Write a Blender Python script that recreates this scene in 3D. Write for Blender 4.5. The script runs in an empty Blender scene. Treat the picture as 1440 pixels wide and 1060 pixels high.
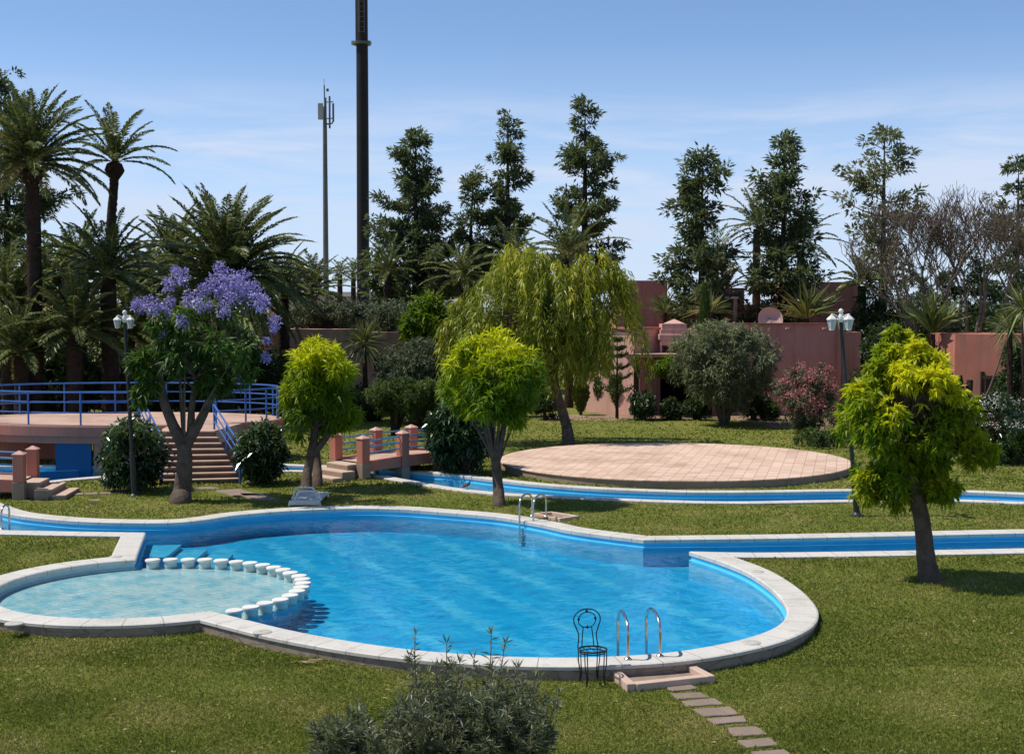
import bpy, math, random
import numpy as np
from mathutils import Vector
from mathutils.geometry import tessellate_polygon

SC = bpy.context.scene
COL = SC.collection
R = math.radians
F_PX, CX, CY, CAM_H = 1900.0, 720.0, 530.0, 4.8
PITCH = math.atan(0.05)
_c, _s = math.cos(PITCH), math.sin(PITCH)

def ray(px, py):
    u = (px - CX) / F_PX; v = (CY - py) / F_PX
    return (u, _c + v * _s, -_s + v * _c)

def G(px, py, z=0.0):
    """ground point seen at a photo pixel, on the level z"""
    r = ray(px, py); t = (z - CAM_H) / r[2]
    return (r[0] * t, r[1] * t, z)

def W(px, py, d):
    """point at distance d (metres along y) seen at a photo pixel"""
    r = ray(px, py); t = d / r[1]
    return (r[0] * t, d, CAM_H + r[2] * t)

def sstep(t):
    t = min(1.0, max(0.0, t)); return t * t * (3 - 2 * t)

def hz(x, y):
    """height of the lawn"""
    return -0.15 * sstep((23.5 - y - 0.15 * x) / 4.0)

# ------------------------------------------------------------------ objects
ORIGIN = {}
def link(o):
    COL.objects.link(o); return o

def tag(o, label=None, cat=None, group=None, kind=None):
    if label: o['label'] = label
    if cat: o['category'] = cat
    if group: o['group'] = group
    if kind: o['kind'] = kind
    return o

def thing(name, label, cat, loc, group=None):
    o = bpy.data.objects.new(name, None); o.empty_display_size = 0.2
    link(o); o.location = loc; ORIGIN[o] = tuple(loc)
    return tag(o, label, cat, group)

def add_object(name, me, parent=None, origin=None):
    o = bpy.data.objects.new(name, me); link(o)
    if parent is not None:
        o.parent = parent; ORIGIN[o] = ORIGIN[parent]
    else:
        o.location = origin or (0, 0, 0); ORIGIN[o] = tuple(o.location)
    return o

def copy_tree(o, loc, rz=0.0, scale=1.0, label=None, group=None):
    c = o.copy(); COL.objects.link(c)
    c.location = loc; c.rotation_euler = (0, 0, rz); c.scale = (scale,) * 3
    if label: c['label'] = label
    if group: c['group'] = group
    for ch in list(o.children):
        d = ch.copy(); COL.objects.link(d); d.parent = c
        for g in list(ch.children):
            e = g.copy(); COL.objects.link(e); e.parent = d
    return c

def _perp(t):
    a = np.array((0, 0, 1.0)) if abs(t[2]) < 0.9 else np.array((1.0, 0, 0))
    n = np.cross(a, t); return n / np.linalg.norm(n)

class MB:
    """collects faces, in world coordinates; build() makes one mesh object"""
    def __init__(s): s.v = []; s.f = []; s.uv = None
    def add(s, verts, faces):
        o = len(s.v); s.v += [tuple(float(c) for c in p) for p in verts]
        s.f += [[i + o for i in f] for f in faces]
    def box(s, c, size, rz=0.0, tap=1.0):
        x, y, z = c; a, b, h = size[0] / 2, size[1] / 2, size[2] / 2
        cs, sn = math.cos(rz), math.sin(rz); vs = []
        for k, q in ((-h, 1.0), (h, tap)):
            for i, j in ((-1, -1), (1, -1), (1, 1), (-1, 1)):
                X, Y = i * a * q, j * b * q
                vs.append((x + X * cs - Y * sn, y + X * sn + Y * cs, z + k))
        s.add(vs, [[3, 2, 1, 0], [4, 5, 6, 7], [0, 1, 5, 4], [1, 2, 6, 5], [2, 3, 7, 6], [3, 0, 4, 7]])
    def prism(s, poly, z0, z1):
        n = len(poly)
        ar = sum(poly[i][0] * poly[(i + 1) % n][1] - poly[(i + 1) % n][0] * poly[i][1] for i in range(n))
        if ar < 0: poly = poly[::-1]
        g0 = [z0(*p) if callable(z0) else z0 for p in poly]
        g1 = [z1(*p) if callable(z1) else z1 for p in poly]
        vs = [(p[0], p[1], g) for p, g in zip(poly, g0)] + [(p[0], p[1], g) for p, g in zip(poly, g1)]
        fs = [list(range(n))[::-1], list(range(n, 2 * n))]
        fs += [[i, (i + 1) % n, n + (i + 1) % n, n + i] for i in range(n)]
        s.add(vs, fs)
    def beam(s, a, b, w, h):
        """rectangular bar from a to b (a, b at its centre line)"""
        a = np.array(a, float); b = np.array(b, float); t = b - a; t /= np.linalg.norm(t)
        n = np.cross((0, 0, 1.0), t)
        n = n / np.linalg.norm(n) if np.linalg.norm(n) > 1e-4 else np.array((1.0, 0, 0))
        u = np.cross(t, n); vs = []
        for p in (a, b):
            for i, j in ((-1, -1), (1, -1), (1, 1), (-1, 1)): vs.append(p + n * i * w / 2 + u * j * h / 2)
        s.add(vs, [[3, 2, 1, 0], [4, 5, 6, 7], [0, 1, 5, 4], [1, 2, 6, 5], [2, 3, 7, 6], [3, 0, 4, 7]])
    def tube(s, pts, radii, n=8, closed=False, rough=0.0, rng=None):
        P = np.array(pts, float); m = len(P)
        if np.isscalar(radii): radii = [radii] * m
        T = np.zeros_like(P)
        for i in range(m):
            a = P[(i - 1) % m] if (closed or i > 0) else P[i]; b = P[(i + 1) % m] if (closed or i < m - 1) else P[i]
            t = b - a; T[i] = t / (np.linalg.norm(t) + 1e-9)
        N = _perp(T[0]); vs = []
        for i in range(m):
            N = N - T[i] * np.dot(N, T[i]); N /= np.linalg.norm(N) + 1e-9
            B = np.cross(T[i], N)
            for k in range(n):
                a = 2 * math.pi * k / n
                r = radii[i] * (1 + (rng.uniform(-rough, rough) if rng is not None else 0))
                vs.append(P[i] + (N * math.cos(a) + B * math.sin(a)) * r)
        fs = []
        for i in range(m if closed else m - 1):
            j = (i + 1) % m
            for k in range(n): fs.append([i * n + k, i * n + (k + 1) % n, j * n + (k + 1) % n, j * n + k])
        if not closed: fs += [list(range(n))[::-1], list(range((m - 1) * n, m * n))]
        s.add(vs, fs)
    def lathe(s, c, prof, n=20, sx=1.0, sy=1.0):
        vs = []; m = len(prof)
        for r, z in prof:
            for k in range(n):
                a = 2 * math.pi * k / n
                vs.append((c[0] + r * sx * math.cos(a), c[1] + r * sy * math.sin(a), c[2] + z))
        fs = [[i * n + k, i * n + (k + 1) % n, (i + 1) * n + (k + 1) % n, (i + 1) * n + k] for i in range(m - 1) for k in range(n)]
        fs += [list(range(n))[::-1], list(range((m - 1) * n, m * n))]
        s.add(vs, fs)
    def build(s, name, mat, parent=None, origin=None, smooth=False, bevel=0.0, seg=2, mats=None, mi=None):
        o = ORIGIN[parent] if parent is not None else (origin or (0, 0, 0))
        me = bpy.data.meshes.new(name)
        me.from_pydata([(p[0] - o[0], p[1] - o[1], p[2] - o[2]) for p in s.v], [], s.f)
        me.materials.append(mat)
        for m in (mats or []): me.materials.append(m)
        if mi is not None: me.polygons.foreach_set('material_index', mi)
        if smooth:
            me.polygons.foreach_set('use_smooth', [True] * len(me.polygons))
            try: me.set_sharp_from_angle(angle=R(40))
            except Exception: pass
        me.update()
        ob = add_object(name, me, parent, origin)
        if bevel:
            b = ob.modifiers.new('bevel', 'BEVEL'); b.width = bevel; b.segments = seg; b.limit_method = 'ANGLE'
        return ob

# ------------------------------------------------------------------ materials
def new_mat(name):
    m = bpy.data.materials.new(name); m.use_nodes = True
    nt = m.node_tree; nt.nodes.clear(); return m, nt
def N(nt, kind, **kw):
    n = nt.nodes.new(kind)
    for k, v in kw.items(): setattr(n, k, v)
    return n
def rgb(c): return (c[0], c[1], c[2], 1.0)
def ramp(nt, fac, stops):
    n = N(nt, 'ShaderNodeValToRGB'); e = n.color_ramp.elements
    while len(e) < len(stops): e.new(0.5)
    for k, (p, c) in enumerate(stops): e[k].position = p; e[k].color = rgb(c)
    nt.links.new(fac, n.inputs[0]); return n.outputs[0]
def noise(nt, scale, detail=4.0, vec=None, rough=0.55, dist=0.0):
    n = N(nt, 'ShaderNodeTexNoise'); n.inputs['Scale'].default_value = scale
    n.inputs['Detail'].default_value = detail; n.inputs['Roughness'].default_value = rough; n.inputs['Distortion'].default_value = dist
    if vec is None: vec = N(nt, 'ShaderNodeNewGeometry').outputs['Position']
    nt.links.new(vec, n.inputs['Vector']); return n
def mixc(nt, fac, a, b, mode='MIX'):
    n = N(nt, 'ShaderNodeMix', data_type='RGBA', blend_type=mode)
    if isinstance(fac, (int, float)): n.inputs[0].default_value = fac
    else: nt.links.new(fac, n.inputs[0])
    for k, x in ((6, a), (7, b)):
        if isinstance(x, (tuple, list)): n.inputs[k].default_value = rgb(x)
        else: nt.links.new(x, n.inputs[k])
    return n.outputs[2]
def maths(nt, op, a, b=None, c=None):
    n = N(nt, 'ShaderNodeMath', operation=op)
    for k, x in enumerate((a, b, c)):
        if x is None: continue
        if isinstance(x, (int, float)): n.inputs[k].default_value = x
        else: nt.links.new(x, n.inputs[k])
    return n.outputs[0]
def principled(nt, col, rough=0.6, spec=0.3, metal=0.0, bump=None, bump_d=0.01, bump_s=0.5):
    p = N(nt, 'ShaderNodeBsdfPrincipled')
    if isinstance(col, (tuple, list)): p.inputs['Base Color'].default_value = rgb(col)
    else: nt.links.new(col, p.inputs['Base Color'])
    p.inputs['Roughness'].default_value = rough; p.inputs['Specular IOR Level'].default_value = spec; p.inputs['Metallic'].default_value = metal
    if bump is not None:
        b = N(nt, 'ShaderNodeBump'); b.inputs['Distance'].default_value = bump_d; b.inputs['Strength'].default_value = bump_s
        nt.links.new(bump, b.inputs['Height']); nt.links.new(b.outputs[0], p.inputs['Normal'])
    return p
def out(nt, sh):
    o = N(nt, 'ShaderNodeOutputMaterial'); nt.links.new(sh, o.inputs['Surface'])

def mottled(name, a, b, scale=3.0, rough=0.7, spec=0.2, bump_scale=None, bump_d=0.01, fine=40.0, metal=0.0, streak=None):
    m, nt = new_mat(name)
    n1 = noise(nt, scale, 6); n2 = noise(nt, fine, 3)
    f = maths(nt, 'ADD', maths(nt, 'MULTIPLY', n1.outputs[0], 0.7), maths(nt, 'MULTIPLY', n2.outputs[0], 0.3))
    col = ramp(nt, f, [(0.32, a), (0.68, b)])
    if streak:   # vertical weather stains
        g = N(nt, 'ShaderNodeNewGeometry'); mp = N(nt, 'ShaderNodeMapping'); mp.inputs['Scale'].default_value = (2.2, 2.2, 0.25)
        nt.links.new(g.outputs['Position'], mp.inputs[0]); n3 = noise(nt, 1.6, 6, mp.outputs[0])
        k = ramp(nt, n3.outputs[0], [(0.5, (0, 0, 0)), (0.75, (1, 1, 1))])
        col = mixc(nt, maths(nt, 'MULTIPLY', k, 0.85), col, streak)
    p = principled(nt, col, rough, spec, metal, noise(nt, bump_scale or fine, 4).outputs[0], bump_d)
    out(nt, p.outputs[0]); return m

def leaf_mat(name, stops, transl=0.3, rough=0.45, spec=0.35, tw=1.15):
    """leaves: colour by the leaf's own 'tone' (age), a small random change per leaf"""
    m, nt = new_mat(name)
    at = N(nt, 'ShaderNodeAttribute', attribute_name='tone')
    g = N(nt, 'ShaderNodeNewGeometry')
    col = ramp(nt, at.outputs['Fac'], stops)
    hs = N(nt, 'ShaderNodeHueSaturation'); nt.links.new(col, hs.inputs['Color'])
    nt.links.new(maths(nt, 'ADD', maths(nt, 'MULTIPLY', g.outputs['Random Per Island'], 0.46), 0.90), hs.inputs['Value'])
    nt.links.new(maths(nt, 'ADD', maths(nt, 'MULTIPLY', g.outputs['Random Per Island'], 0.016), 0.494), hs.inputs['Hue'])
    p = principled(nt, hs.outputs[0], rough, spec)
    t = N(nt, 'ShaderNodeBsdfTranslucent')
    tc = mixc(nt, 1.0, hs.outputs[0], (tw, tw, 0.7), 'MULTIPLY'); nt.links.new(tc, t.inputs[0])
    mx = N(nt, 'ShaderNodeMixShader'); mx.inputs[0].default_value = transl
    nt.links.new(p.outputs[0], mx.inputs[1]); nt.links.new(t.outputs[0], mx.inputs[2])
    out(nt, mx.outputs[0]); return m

# ------------------------------------------------------------------ leaves
def nrm(a): return a / (np.linalg.norm(a, axis=-1, keepdims=True) + 1e-9)

class Leaves:
    def __init__(s): s.P = []; s.D = []; s.L = []; s.W = []; s.T = []; s.B = []
    def add(s, P, D, L, Wd, T, bend=0.15):
        n = len(P); s.P.append(np.asarray(P, float)); s.D.append(np.asarray(D, float))
        for lst, q in ((s.L, L), (s.W, Wd), (s.T, T), (s.B, bend)): lst.append(np.broadcast_to(np.asarray(q, float), (n,)).copy())
    def build(s, name, mat, parent=None, origin=None, seed=1, flat=0.6):
        rng = np.random.default_rng(seed)
        P = np.concatenate(s.P); D = nrm(np.concatenate(s.D)); L = np.concatenate(s.L); Wd = np.concatenate(s.W)
        T = np.concatenate(s.T); B = np.concatenate(s.B); n = len(P)
        ref = nrm(rng.normal(size=(n, 3)) * (1 - flat) + np.array((0, 0, 1.0)) * flat)
        S = nrm(np.cross(D, ref)); U = np.cross(S, D)
        mid = P + D * (L * 0.42)[:, None] + U * (L * 0.5 * B)[:, None]
        tip = P + D * L[:, None]; tip[:, 2] -= B * L
        V = np.empty((n, 4, 3)); V[:, 0] = P; V[:, 1] = mid + S * (Wd / 2)[:, None]; V[:, 2] = tip; V[:, 3] = mid - S * (Wd / 2)[:, None]
        o = ORIGIN[parent] if parent is not None else (origin or (0, 0, 0))
        V = V.reshape(-1, 3) - np.array(o)
        me = bpy.data.meshes.new(name)
        me.vertices.add(4 * n); me.loops.add(4 * n); me.polygons.add(n)
        me.vertices.foreach_set('co', V.astype(np.float32).ravel())
        me.loops.foreach_set('vertex_index', np.arange(4 * n, dtype=np.int32))
        me.polygons.foreach_set('loop_start', np.arange(0, 4 * n, 4, dtype=np.int32))
        me.update(calc_edges=True)
        at = me.attributes.new('tone', 'FLOAT', 'FACE'); at.data.foreach_set('value', np.clip(T, 0, 1).astype(np.float32))
        me.materials.append(mat)
        return add_object(name, me, parent, origin)

def rand_dirs(rng, n):
    return nrm(rng.normal(size=(n, 3)))

def clumpy(lv, rng, c, rad, ncl, cr, tips, per, L, Wd, droop=0.2, shell=(0.45, 1.0), young=0.0, zmin=None, lift=0.15, spread=0.75, tone0=0.0, squash=1.0):
    """crown of leaf sprays: clumps spread through an ellipsoid, twig tips on each clump, leaves round each tip"""
    c = np.array(c, float); rad = np.array(rad, float)
    u = rand_dirs(rng, ncl); k = rng.uniform(shell[0] ** 3, shell[1] ** 3, ncl) ** (1 / 3) * rng.uniform(0.84, 1.14, ncl)
    cen = c + u * k[:, None] * (rad - cr * 0.6)
    ct = rng.uniform(0, 1, ncl)
    cs = cr * rng.uniform(0.65, 1.25, ncl)
    v = rand_dirs(rng, ncl * tips).reshape(ncl, tips, 3)
    v = nrm(v + u[:, None, :] * 0.7 + np.array((0, 0, lift)))
    tp = cen[:, None, :] + v * (cs[:, None] * rng.uniform(0.35, 1.0, (ncl, tips)))[..., None] * np.array((1, 1, squash))
    rel = (tp[..., 2] - c[2]) / rad[2]
    dir0 = v
    tp = np.repeat(tp.reshape(-1, 3), per, 0); dir0 = np.repeat(dir0.reshape(-1, 3), per, 0)
    tone = np.repeat(np.repeat(ct, tips), per); rel = np.repeat(rel.ravel(), per)
    n = len(tp)
    D = nrm(dir0 * (1 - spread) + rand_dirs(rng, n) * spread + np.array((0, 0, -droop)))
    ln = L * rng.uniform(0.6, 1.25, n)
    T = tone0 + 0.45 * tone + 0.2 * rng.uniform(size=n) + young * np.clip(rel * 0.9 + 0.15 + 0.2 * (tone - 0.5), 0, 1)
    if zmin is not None:
        ok = tp[:, 2] + D[:, 2] * ln > zmin; tp, D, ln, T = tp[ok], D[ok], ln[ok], T[ok]; n = len(tp)
    lv.add(tp, D, ln, Wd * rng.uniform(0.7, 1.3, n), T, 0.18)
    return cen

def bez(a, b, bow, n=6):
    a = np.array(a, float); b = np.array(b, float); m = (a + b) / 2 + np.array(bow)
    return [tuple((1 - t) ** 2 * a + 2 * t * (1 - t) * m + t * t * b) for t in np.linspace(0, 1, n)]
# ------------------------------------------------------------------ camera, sky, sun
cam = bpy.data.cameras.new('camera'); cam.sensor_width = 36; cam.lens = 36 * F_PX / 1440
cam.clip_end = 3000; cam.clip_start = 0.1
co = link(bpy.data.objects.new('camera', cam)); co.location = (0, 0, CAM_H); co.rotation_euler = (R(90) - PITCH, 0, 0)
SC.camera = co
SC.view_settings.view_transform = 'Standard'; SC.view_settings.look = 'None'; SC.view_settings.gamma = 1
SC.view_settings.exposure = 0.62
SC.cycles.use_denoising = True
SC.cycles.max_bounces = 8; SC.cycles.transparent_max_bounces = 8
SC.cycles.caustics_reflective = False; SC.cycles.caustics_refractive = False

SUN_EL, SUN_AZ = R(58), R(177)       # direction to the sun; azimuth counted from +x towards +y
sd = Vector((math.cos(SUN_EL) * math.cos(SUN_AZ), math.cos(SUN_EL) * math.sin(SUN_AZ), math.sin(SUN_EL)))
sl = bpy.data.lights.new('sun', 'SUN'); sl.energy = 3.1; sl.angle = R(0.53); sl.color = (1.0, 0.94, 0.84)
so = link(bpy.data.objects.new('sun', sl)); so.rotation_euler = (-sd).to_track_quat('-Z', 'Y').to_euler()

w = bpy.data.worlds.new('World'); SC.world = w; w.use_nodes = True
nt = w.node_tree; nt.nodes.clear()
sky = N(nt, 'ShaderNodeTexSky', sky_type='NISHITA'); sky.sun_disc = False
sky.sun_elevation = SUN_EL; sky.sun_rotation = R(90) - SUN_AZ; sky.altitude = 1500; sky.air_density = 0.78; sky.dust_density = 0.0; sky.ozone_density = 2.2
tc = N(nt, 'ShaderNodeTexCoord'); sep = N(nt, 'ShaderNodeSeparateXYZ'); nt.links.new(tc.outputs['Generated'], sep.inputs[0])
mp = N(nt, 'ShaderNodeMapping'); mp.inputs['Scale'].default_value = (3.4, 3.4, 26.0); mp.inputs['Rotation'].default_value = (0, R(3), 0); mp.inputs['Location'].default_value = (3.1, 0.4, 0.2)
nt.links.new(tc.outputs['Generated'], mp.inputs[0])
cn = noise(nt, 1.5, 7, mp.outputs[0], 0.6, 0.6)
cm = ramp(nt, cn.outputs[0], [(0.40, (0, 0, 0)), (0.60, (1, 1, 1))])
band = N(nt, 'ShaderNodeValToRGB'); be = band.color_ramp.elements; be.new(0.5); be.new(0.6)
for k, (p, v) in enumerate(((0.0, 0.35), (0.075, 1.0), (0.115, 0.75), (0.165, 0.0))):
    be[k].position = p; be[k].color = (v, v, v, 1)
nt.links.new(sep.outputs['Z'], band.inputs[0])
fac = maths(nt, 'MULTIPLY', maths(nt, 'MULTIPLY', cm, band.outputs[0]), 0.8)
skc = mixc(nt, 1.0, sky.outputs[0], (0.97, 1.01, 1.03), 'MULTIPLY')
cl = mixc(nt, fac, skc, (5.2, 5.45, 6.1))
hzr = ramp(nt, sep.outputs['Z'], [(0.0, (0.85, 0.85, 0.85)), (0.07, (0.55, 0.55, 0.55)), (0.19, (0.0, 0.0, 0.0))])
cl = mixc(nt, hzr, cl, (3.75, 4.45, 5.9))
bg = N(nt, 'ShaderNodeBackground'); bg.inputs['Strength'].default_value = 0.100
nt.links.new(cl, bg.inputs[0]); wo = N(nt, 'ShaderNodeOutputWorld'); nt.links.new(bg.outputs[0], wo.inputs[0])

# ------------------------------------------------------------------ materials
def lawn_material():
    m, nt = new_mat('lawn_grass')
    a = noise(nt, 0.35, 5); b = noise(nt, 2.2, 6); c = noise(nt, 38, 4)
    f = maths(nt, 'ADD', maths(nt, 'MULTIPLY', a.outputs[0], 0.45), maths(nt, 'MULTIPLY', b.outputs[0], 0.55))
    col = ramp(nt, f, [(0.36, (0.115, 0.155, 0.024)), (0.50, (0.195, 0.215, 0.042)), (0.62, (0.30, 0.265, 0.09))])
    d = ramp(nt, c.outputs[0], [(0.3, (0.55, 0.6, 0.5)), (0.7, (1.25, 1.2, 1.15))])
    col = mixc(nt, 1.0, col, d, 'MULTIPLY')
    e = noise(nt, 0.9, 6); k = ramp(nt, e.outputs[0], [(0.56, (0, 0, 0)), (0.68, (1, 1, 1))])
    col = mixc(nt, maths(nt, 'MULTIPLY', k, 0.45), col, (0.20, 0.155, 0.07))
    p = principled(nt, col, 0.85, 0.1, 0, c.outputs[0], 0.05, 0.9); out(nt, p.outputs[0]); return m
M = {}
M['lawn'] = lawn_material()

def water_material():
    m, nt = new_mat('pool_water')
    g = N(nt, 'ShaderNodeNewGeometry')
    mp = N(nt, 'ShaderNodeMapping'); mp.inputs['Scale'].default_value = (1.0, 0.8, 1); nt.links.new(g.outputs['Position'], mp.inputs[0])
    n1 = noise(nt, 2.6, 3, mp.outputs[0], 0.5, 0.8); n2 = noise(nt, 8.5, 2, mp.outputs[0], 0.5, 0.5)
    h = maths(nt, 'ADD', n1.outputs[0], maths(nt, 'MULTIPLY', n2.outputs[0], 0.22))
    b = N(nt, 'ShaderNodeBump'); b.inputs['Distance'].default_value = 0.034; b.inputs['Strength'].default_value = 0.6; nt.links.new(h, b.inputs['Height'])
    fr = N(nt, 'ShaderNodeFresnel'); fr.inputs['IOR'].default_value = 1.27; nt.links.new(b.outputs[0], fr.inputs['Normal'])
    # caustic light of the ripples, painted as a net of clearer lines in the tint
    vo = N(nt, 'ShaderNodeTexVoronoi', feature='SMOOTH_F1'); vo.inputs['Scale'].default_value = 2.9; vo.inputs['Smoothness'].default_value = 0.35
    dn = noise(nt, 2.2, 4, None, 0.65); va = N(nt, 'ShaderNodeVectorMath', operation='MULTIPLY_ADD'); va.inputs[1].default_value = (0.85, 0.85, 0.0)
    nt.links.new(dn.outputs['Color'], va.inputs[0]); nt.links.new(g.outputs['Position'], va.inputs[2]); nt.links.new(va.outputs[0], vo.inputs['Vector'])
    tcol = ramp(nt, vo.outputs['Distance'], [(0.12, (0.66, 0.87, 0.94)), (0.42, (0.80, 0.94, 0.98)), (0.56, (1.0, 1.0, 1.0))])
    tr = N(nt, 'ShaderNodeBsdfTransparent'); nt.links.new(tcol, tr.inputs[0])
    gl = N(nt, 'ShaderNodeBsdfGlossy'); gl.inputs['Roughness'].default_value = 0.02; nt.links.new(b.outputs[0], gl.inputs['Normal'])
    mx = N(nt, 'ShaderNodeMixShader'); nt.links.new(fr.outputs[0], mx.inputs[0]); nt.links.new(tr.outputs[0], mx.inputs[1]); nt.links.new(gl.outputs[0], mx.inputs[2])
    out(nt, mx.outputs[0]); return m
M['water'] = water_material()

def floor_material():
    """blue mosaic with paler tile lanes laid aslant; the lanes waver as seen through moving water"""
    m, nt = new_mat('pool_mosaic')
    g = N(nt, 'ShaderNodeNewGeometry'); sp = N(nt, 'ShaderNodeSeparateXYZ'); nt.links.new(g.outputs['Position'], sp.inputs[0])
    w1 = noise(nt, 1.3, 3); w2 = noise(nt, 3.2, 3, None, 0.6)
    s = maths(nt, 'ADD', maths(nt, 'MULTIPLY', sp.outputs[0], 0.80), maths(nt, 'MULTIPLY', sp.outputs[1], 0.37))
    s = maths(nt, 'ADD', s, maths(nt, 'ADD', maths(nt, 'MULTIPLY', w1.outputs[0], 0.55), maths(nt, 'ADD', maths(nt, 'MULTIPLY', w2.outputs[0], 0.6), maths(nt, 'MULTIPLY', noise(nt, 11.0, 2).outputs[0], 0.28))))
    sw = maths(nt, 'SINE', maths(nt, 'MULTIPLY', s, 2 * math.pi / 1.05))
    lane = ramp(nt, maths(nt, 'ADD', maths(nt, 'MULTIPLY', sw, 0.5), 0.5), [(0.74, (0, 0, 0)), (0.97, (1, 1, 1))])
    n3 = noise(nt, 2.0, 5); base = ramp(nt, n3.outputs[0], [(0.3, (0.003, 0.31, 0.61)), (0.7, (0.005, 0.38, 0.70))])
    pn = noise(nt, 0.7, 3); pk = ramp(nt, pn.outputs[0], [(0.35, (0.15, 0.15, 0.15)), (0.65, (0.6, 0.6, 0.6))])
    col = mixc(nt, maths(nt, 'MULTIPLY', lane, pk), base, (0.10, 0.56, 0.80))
    v = N(nt, 'ShaderNodeTexVoronoi', feature='DISTANCE_TO_EDGE'); v.inputs['Scale'].default_value = 3.2
    wv = N(nt, 'ShaderNodeVectorMath', operation='ADD'); nt.links.new(g.outputs['Position'], wv.inputs[0]); nt.links.new(w2.outputs['Color'], wv.inputs[1]); nt.links.new(wv.outputs[0], v.inputs['Vector'])
    p = principled(nt, col, 0.5, 0.3); out(nt, p.outputs[0]); return m
M['mosaic'] = floor_material()
M['blue_tile'] = mottled('blue_wall_tile', (0.050, 0.45, 0.72), (0.075, 0.53, 0.80), 3, 0.35, 0.4, fine=25, bump_d=0.002)

def wall_tile():
    m, nt = new_mat('blue_wall_tile_with_waterline')
    g = N(nt, 'ShaderNodeNewGeometry'); sp = N(nt, 'ShaderNodeSeparateXYZ'); nt.links.new(g.outputs['Position'], sp.inputs[0])
    n1 = noise(nt, 2.5, 5); n2 = noise(nt, 9, 4)
    col = ramp(nt, n1.outputs[0], [(0.3, (0.04, 0.49, 0.78)), (0.7, (0.06, 0.57, 0.86))])
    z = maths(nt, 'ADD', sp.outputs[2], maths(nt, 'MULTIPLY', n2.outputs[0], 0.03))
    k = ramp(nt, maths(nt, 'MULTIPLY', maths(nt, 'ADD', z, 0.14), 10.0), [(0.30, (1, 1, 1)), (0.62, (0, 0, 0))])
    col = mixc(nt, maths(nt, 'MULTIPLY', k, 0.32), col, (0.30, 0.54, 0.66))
    zl = maths(nt, 'FRACT', maths(nt, 'MULTIPLY', sp.outputs[2], 11.0)); gr = maths(nt, 'LESS_THAN', zl, 0.07)
    col = mixc(nt, maths(nt, 'MULTIPLY', gr, 0.4), col, (0.03, 0.25, 0.45))
    p = principled(nt, col, 0.35, 0.4, 0, n2.outputs[0], 0.002); out(nt, p.outputs[0]); return m
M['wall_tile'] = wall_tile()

def pale_tile():
    m, nt = new_mat('pale_pool_tile')
    g = N(nt, 'ShaderNodeNewGeometry'); mp = N(nt, 'ShaderNodeMapping'); mp.inputs['Rotation'].default_value = (0, 0, R(-38)); nt.links.new(g.outputs['Position'], mp.inputs[0])
    w2 = noise(nt, 4.0, 2); va = N(nt, 'ShaderNodeVectorMath', operation='MULTIPLY_ADD'); va.inputs[1].default_value = (0.05, 0.05, 0); nt.links.new(w2.outputs['Color'], va.inputs[0]); nt.links.new(mp.outputs[0], va.inputs[2])
    b = N(nt, 'ShaderNodeTexBrick'); b.offset = 0.5; b.inputs['Scale'].default_value = 1.0
    b.inputs['Brick Width'].default_value = 0.62; b.inputs['Row Height'].default_value = 0.2; b.inputs['Mortar Size'].default_value = 0.022; b.inputs['Mortar Smooth'].default_value = 0.4
    b.inputs['Color1'].default_value = (0.45, 0.66, 0.70, 1); b.inputs['Color2'].default_value = (0.39, 0.61, 0.66, 1); b.inputs['Mortar'].default_value = (0.30, 0.52, 0.58, 1)
    nt.links.new(va.outputs[0], b.inputs['Vector'])
    n = noise(nt, 0.8, 5); k = ramp(nt, n.outputs[0], [(0.3, (0.86, 0.9, 0.92)), (0.7, (1.06, 1.03, 1.02))])
    p = principled(nt, mixc(nt, 1.0, b.outputs[0], k, 'MULTIPLY'), 0.4, 0.3); out(nt, p.outputs[0]); return m
M['pale_tile'] = pale_tile()

def coping_material():
    m, nt = new_mat('white_coping_stone')
    uv = N(nt, 'ShaderNodeUVMap'); sp = N(nt, 'ShaderNodeSeparateXYZ'); nt.links.new(uv.outputs[0], sp.inputs[0])
    n1 = noise(nt, 1.2, 6); n2 = noise(nt, 22, 4)
    f = maths(nt, 'ADD', maths(nt, 'MULTIPLY', n1.outputs[0], 0.6), maths(nt, 'MULTIPLY', n2.outputs[0], 0.4))
    col = ramp(nt, f, [(0.30, (0.43, 0.39, 0.335)), (0.46, (0.57, 0.54, 0.485)), (0.7, (0.66, 0.63, 0.58))])
    fr = maths(nt, 'FRACT', maths(nt, 'DIVIDE', sp.outputs[0], 0.52))
    j = maths(nt, 'LESS_THAN', fr, 0.03)
    n3 = noise(nt, 3.5, 7, None, 0.7); st_ = ramp(nt, n3.outputs[0], [(0.56, (0, 0, 0)), (0.70, (1, 1, 1))])
    col = mixc(nt, maths(nt, 'MULTIPLY', st_, 0.5), col, (0.33, 0.29, 0.24))
    col = mixc(nt, maths(nt, 'MULTIPLY', j, 0.75), col, (0.24, 0.21, 0.17))
    p = principled(nt, col, 0.7, 0.2, 0, n2.outputs[0], 0.006); out(nt, p.outputs[0]); return m
M['coping'] = coping_material()

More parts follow.
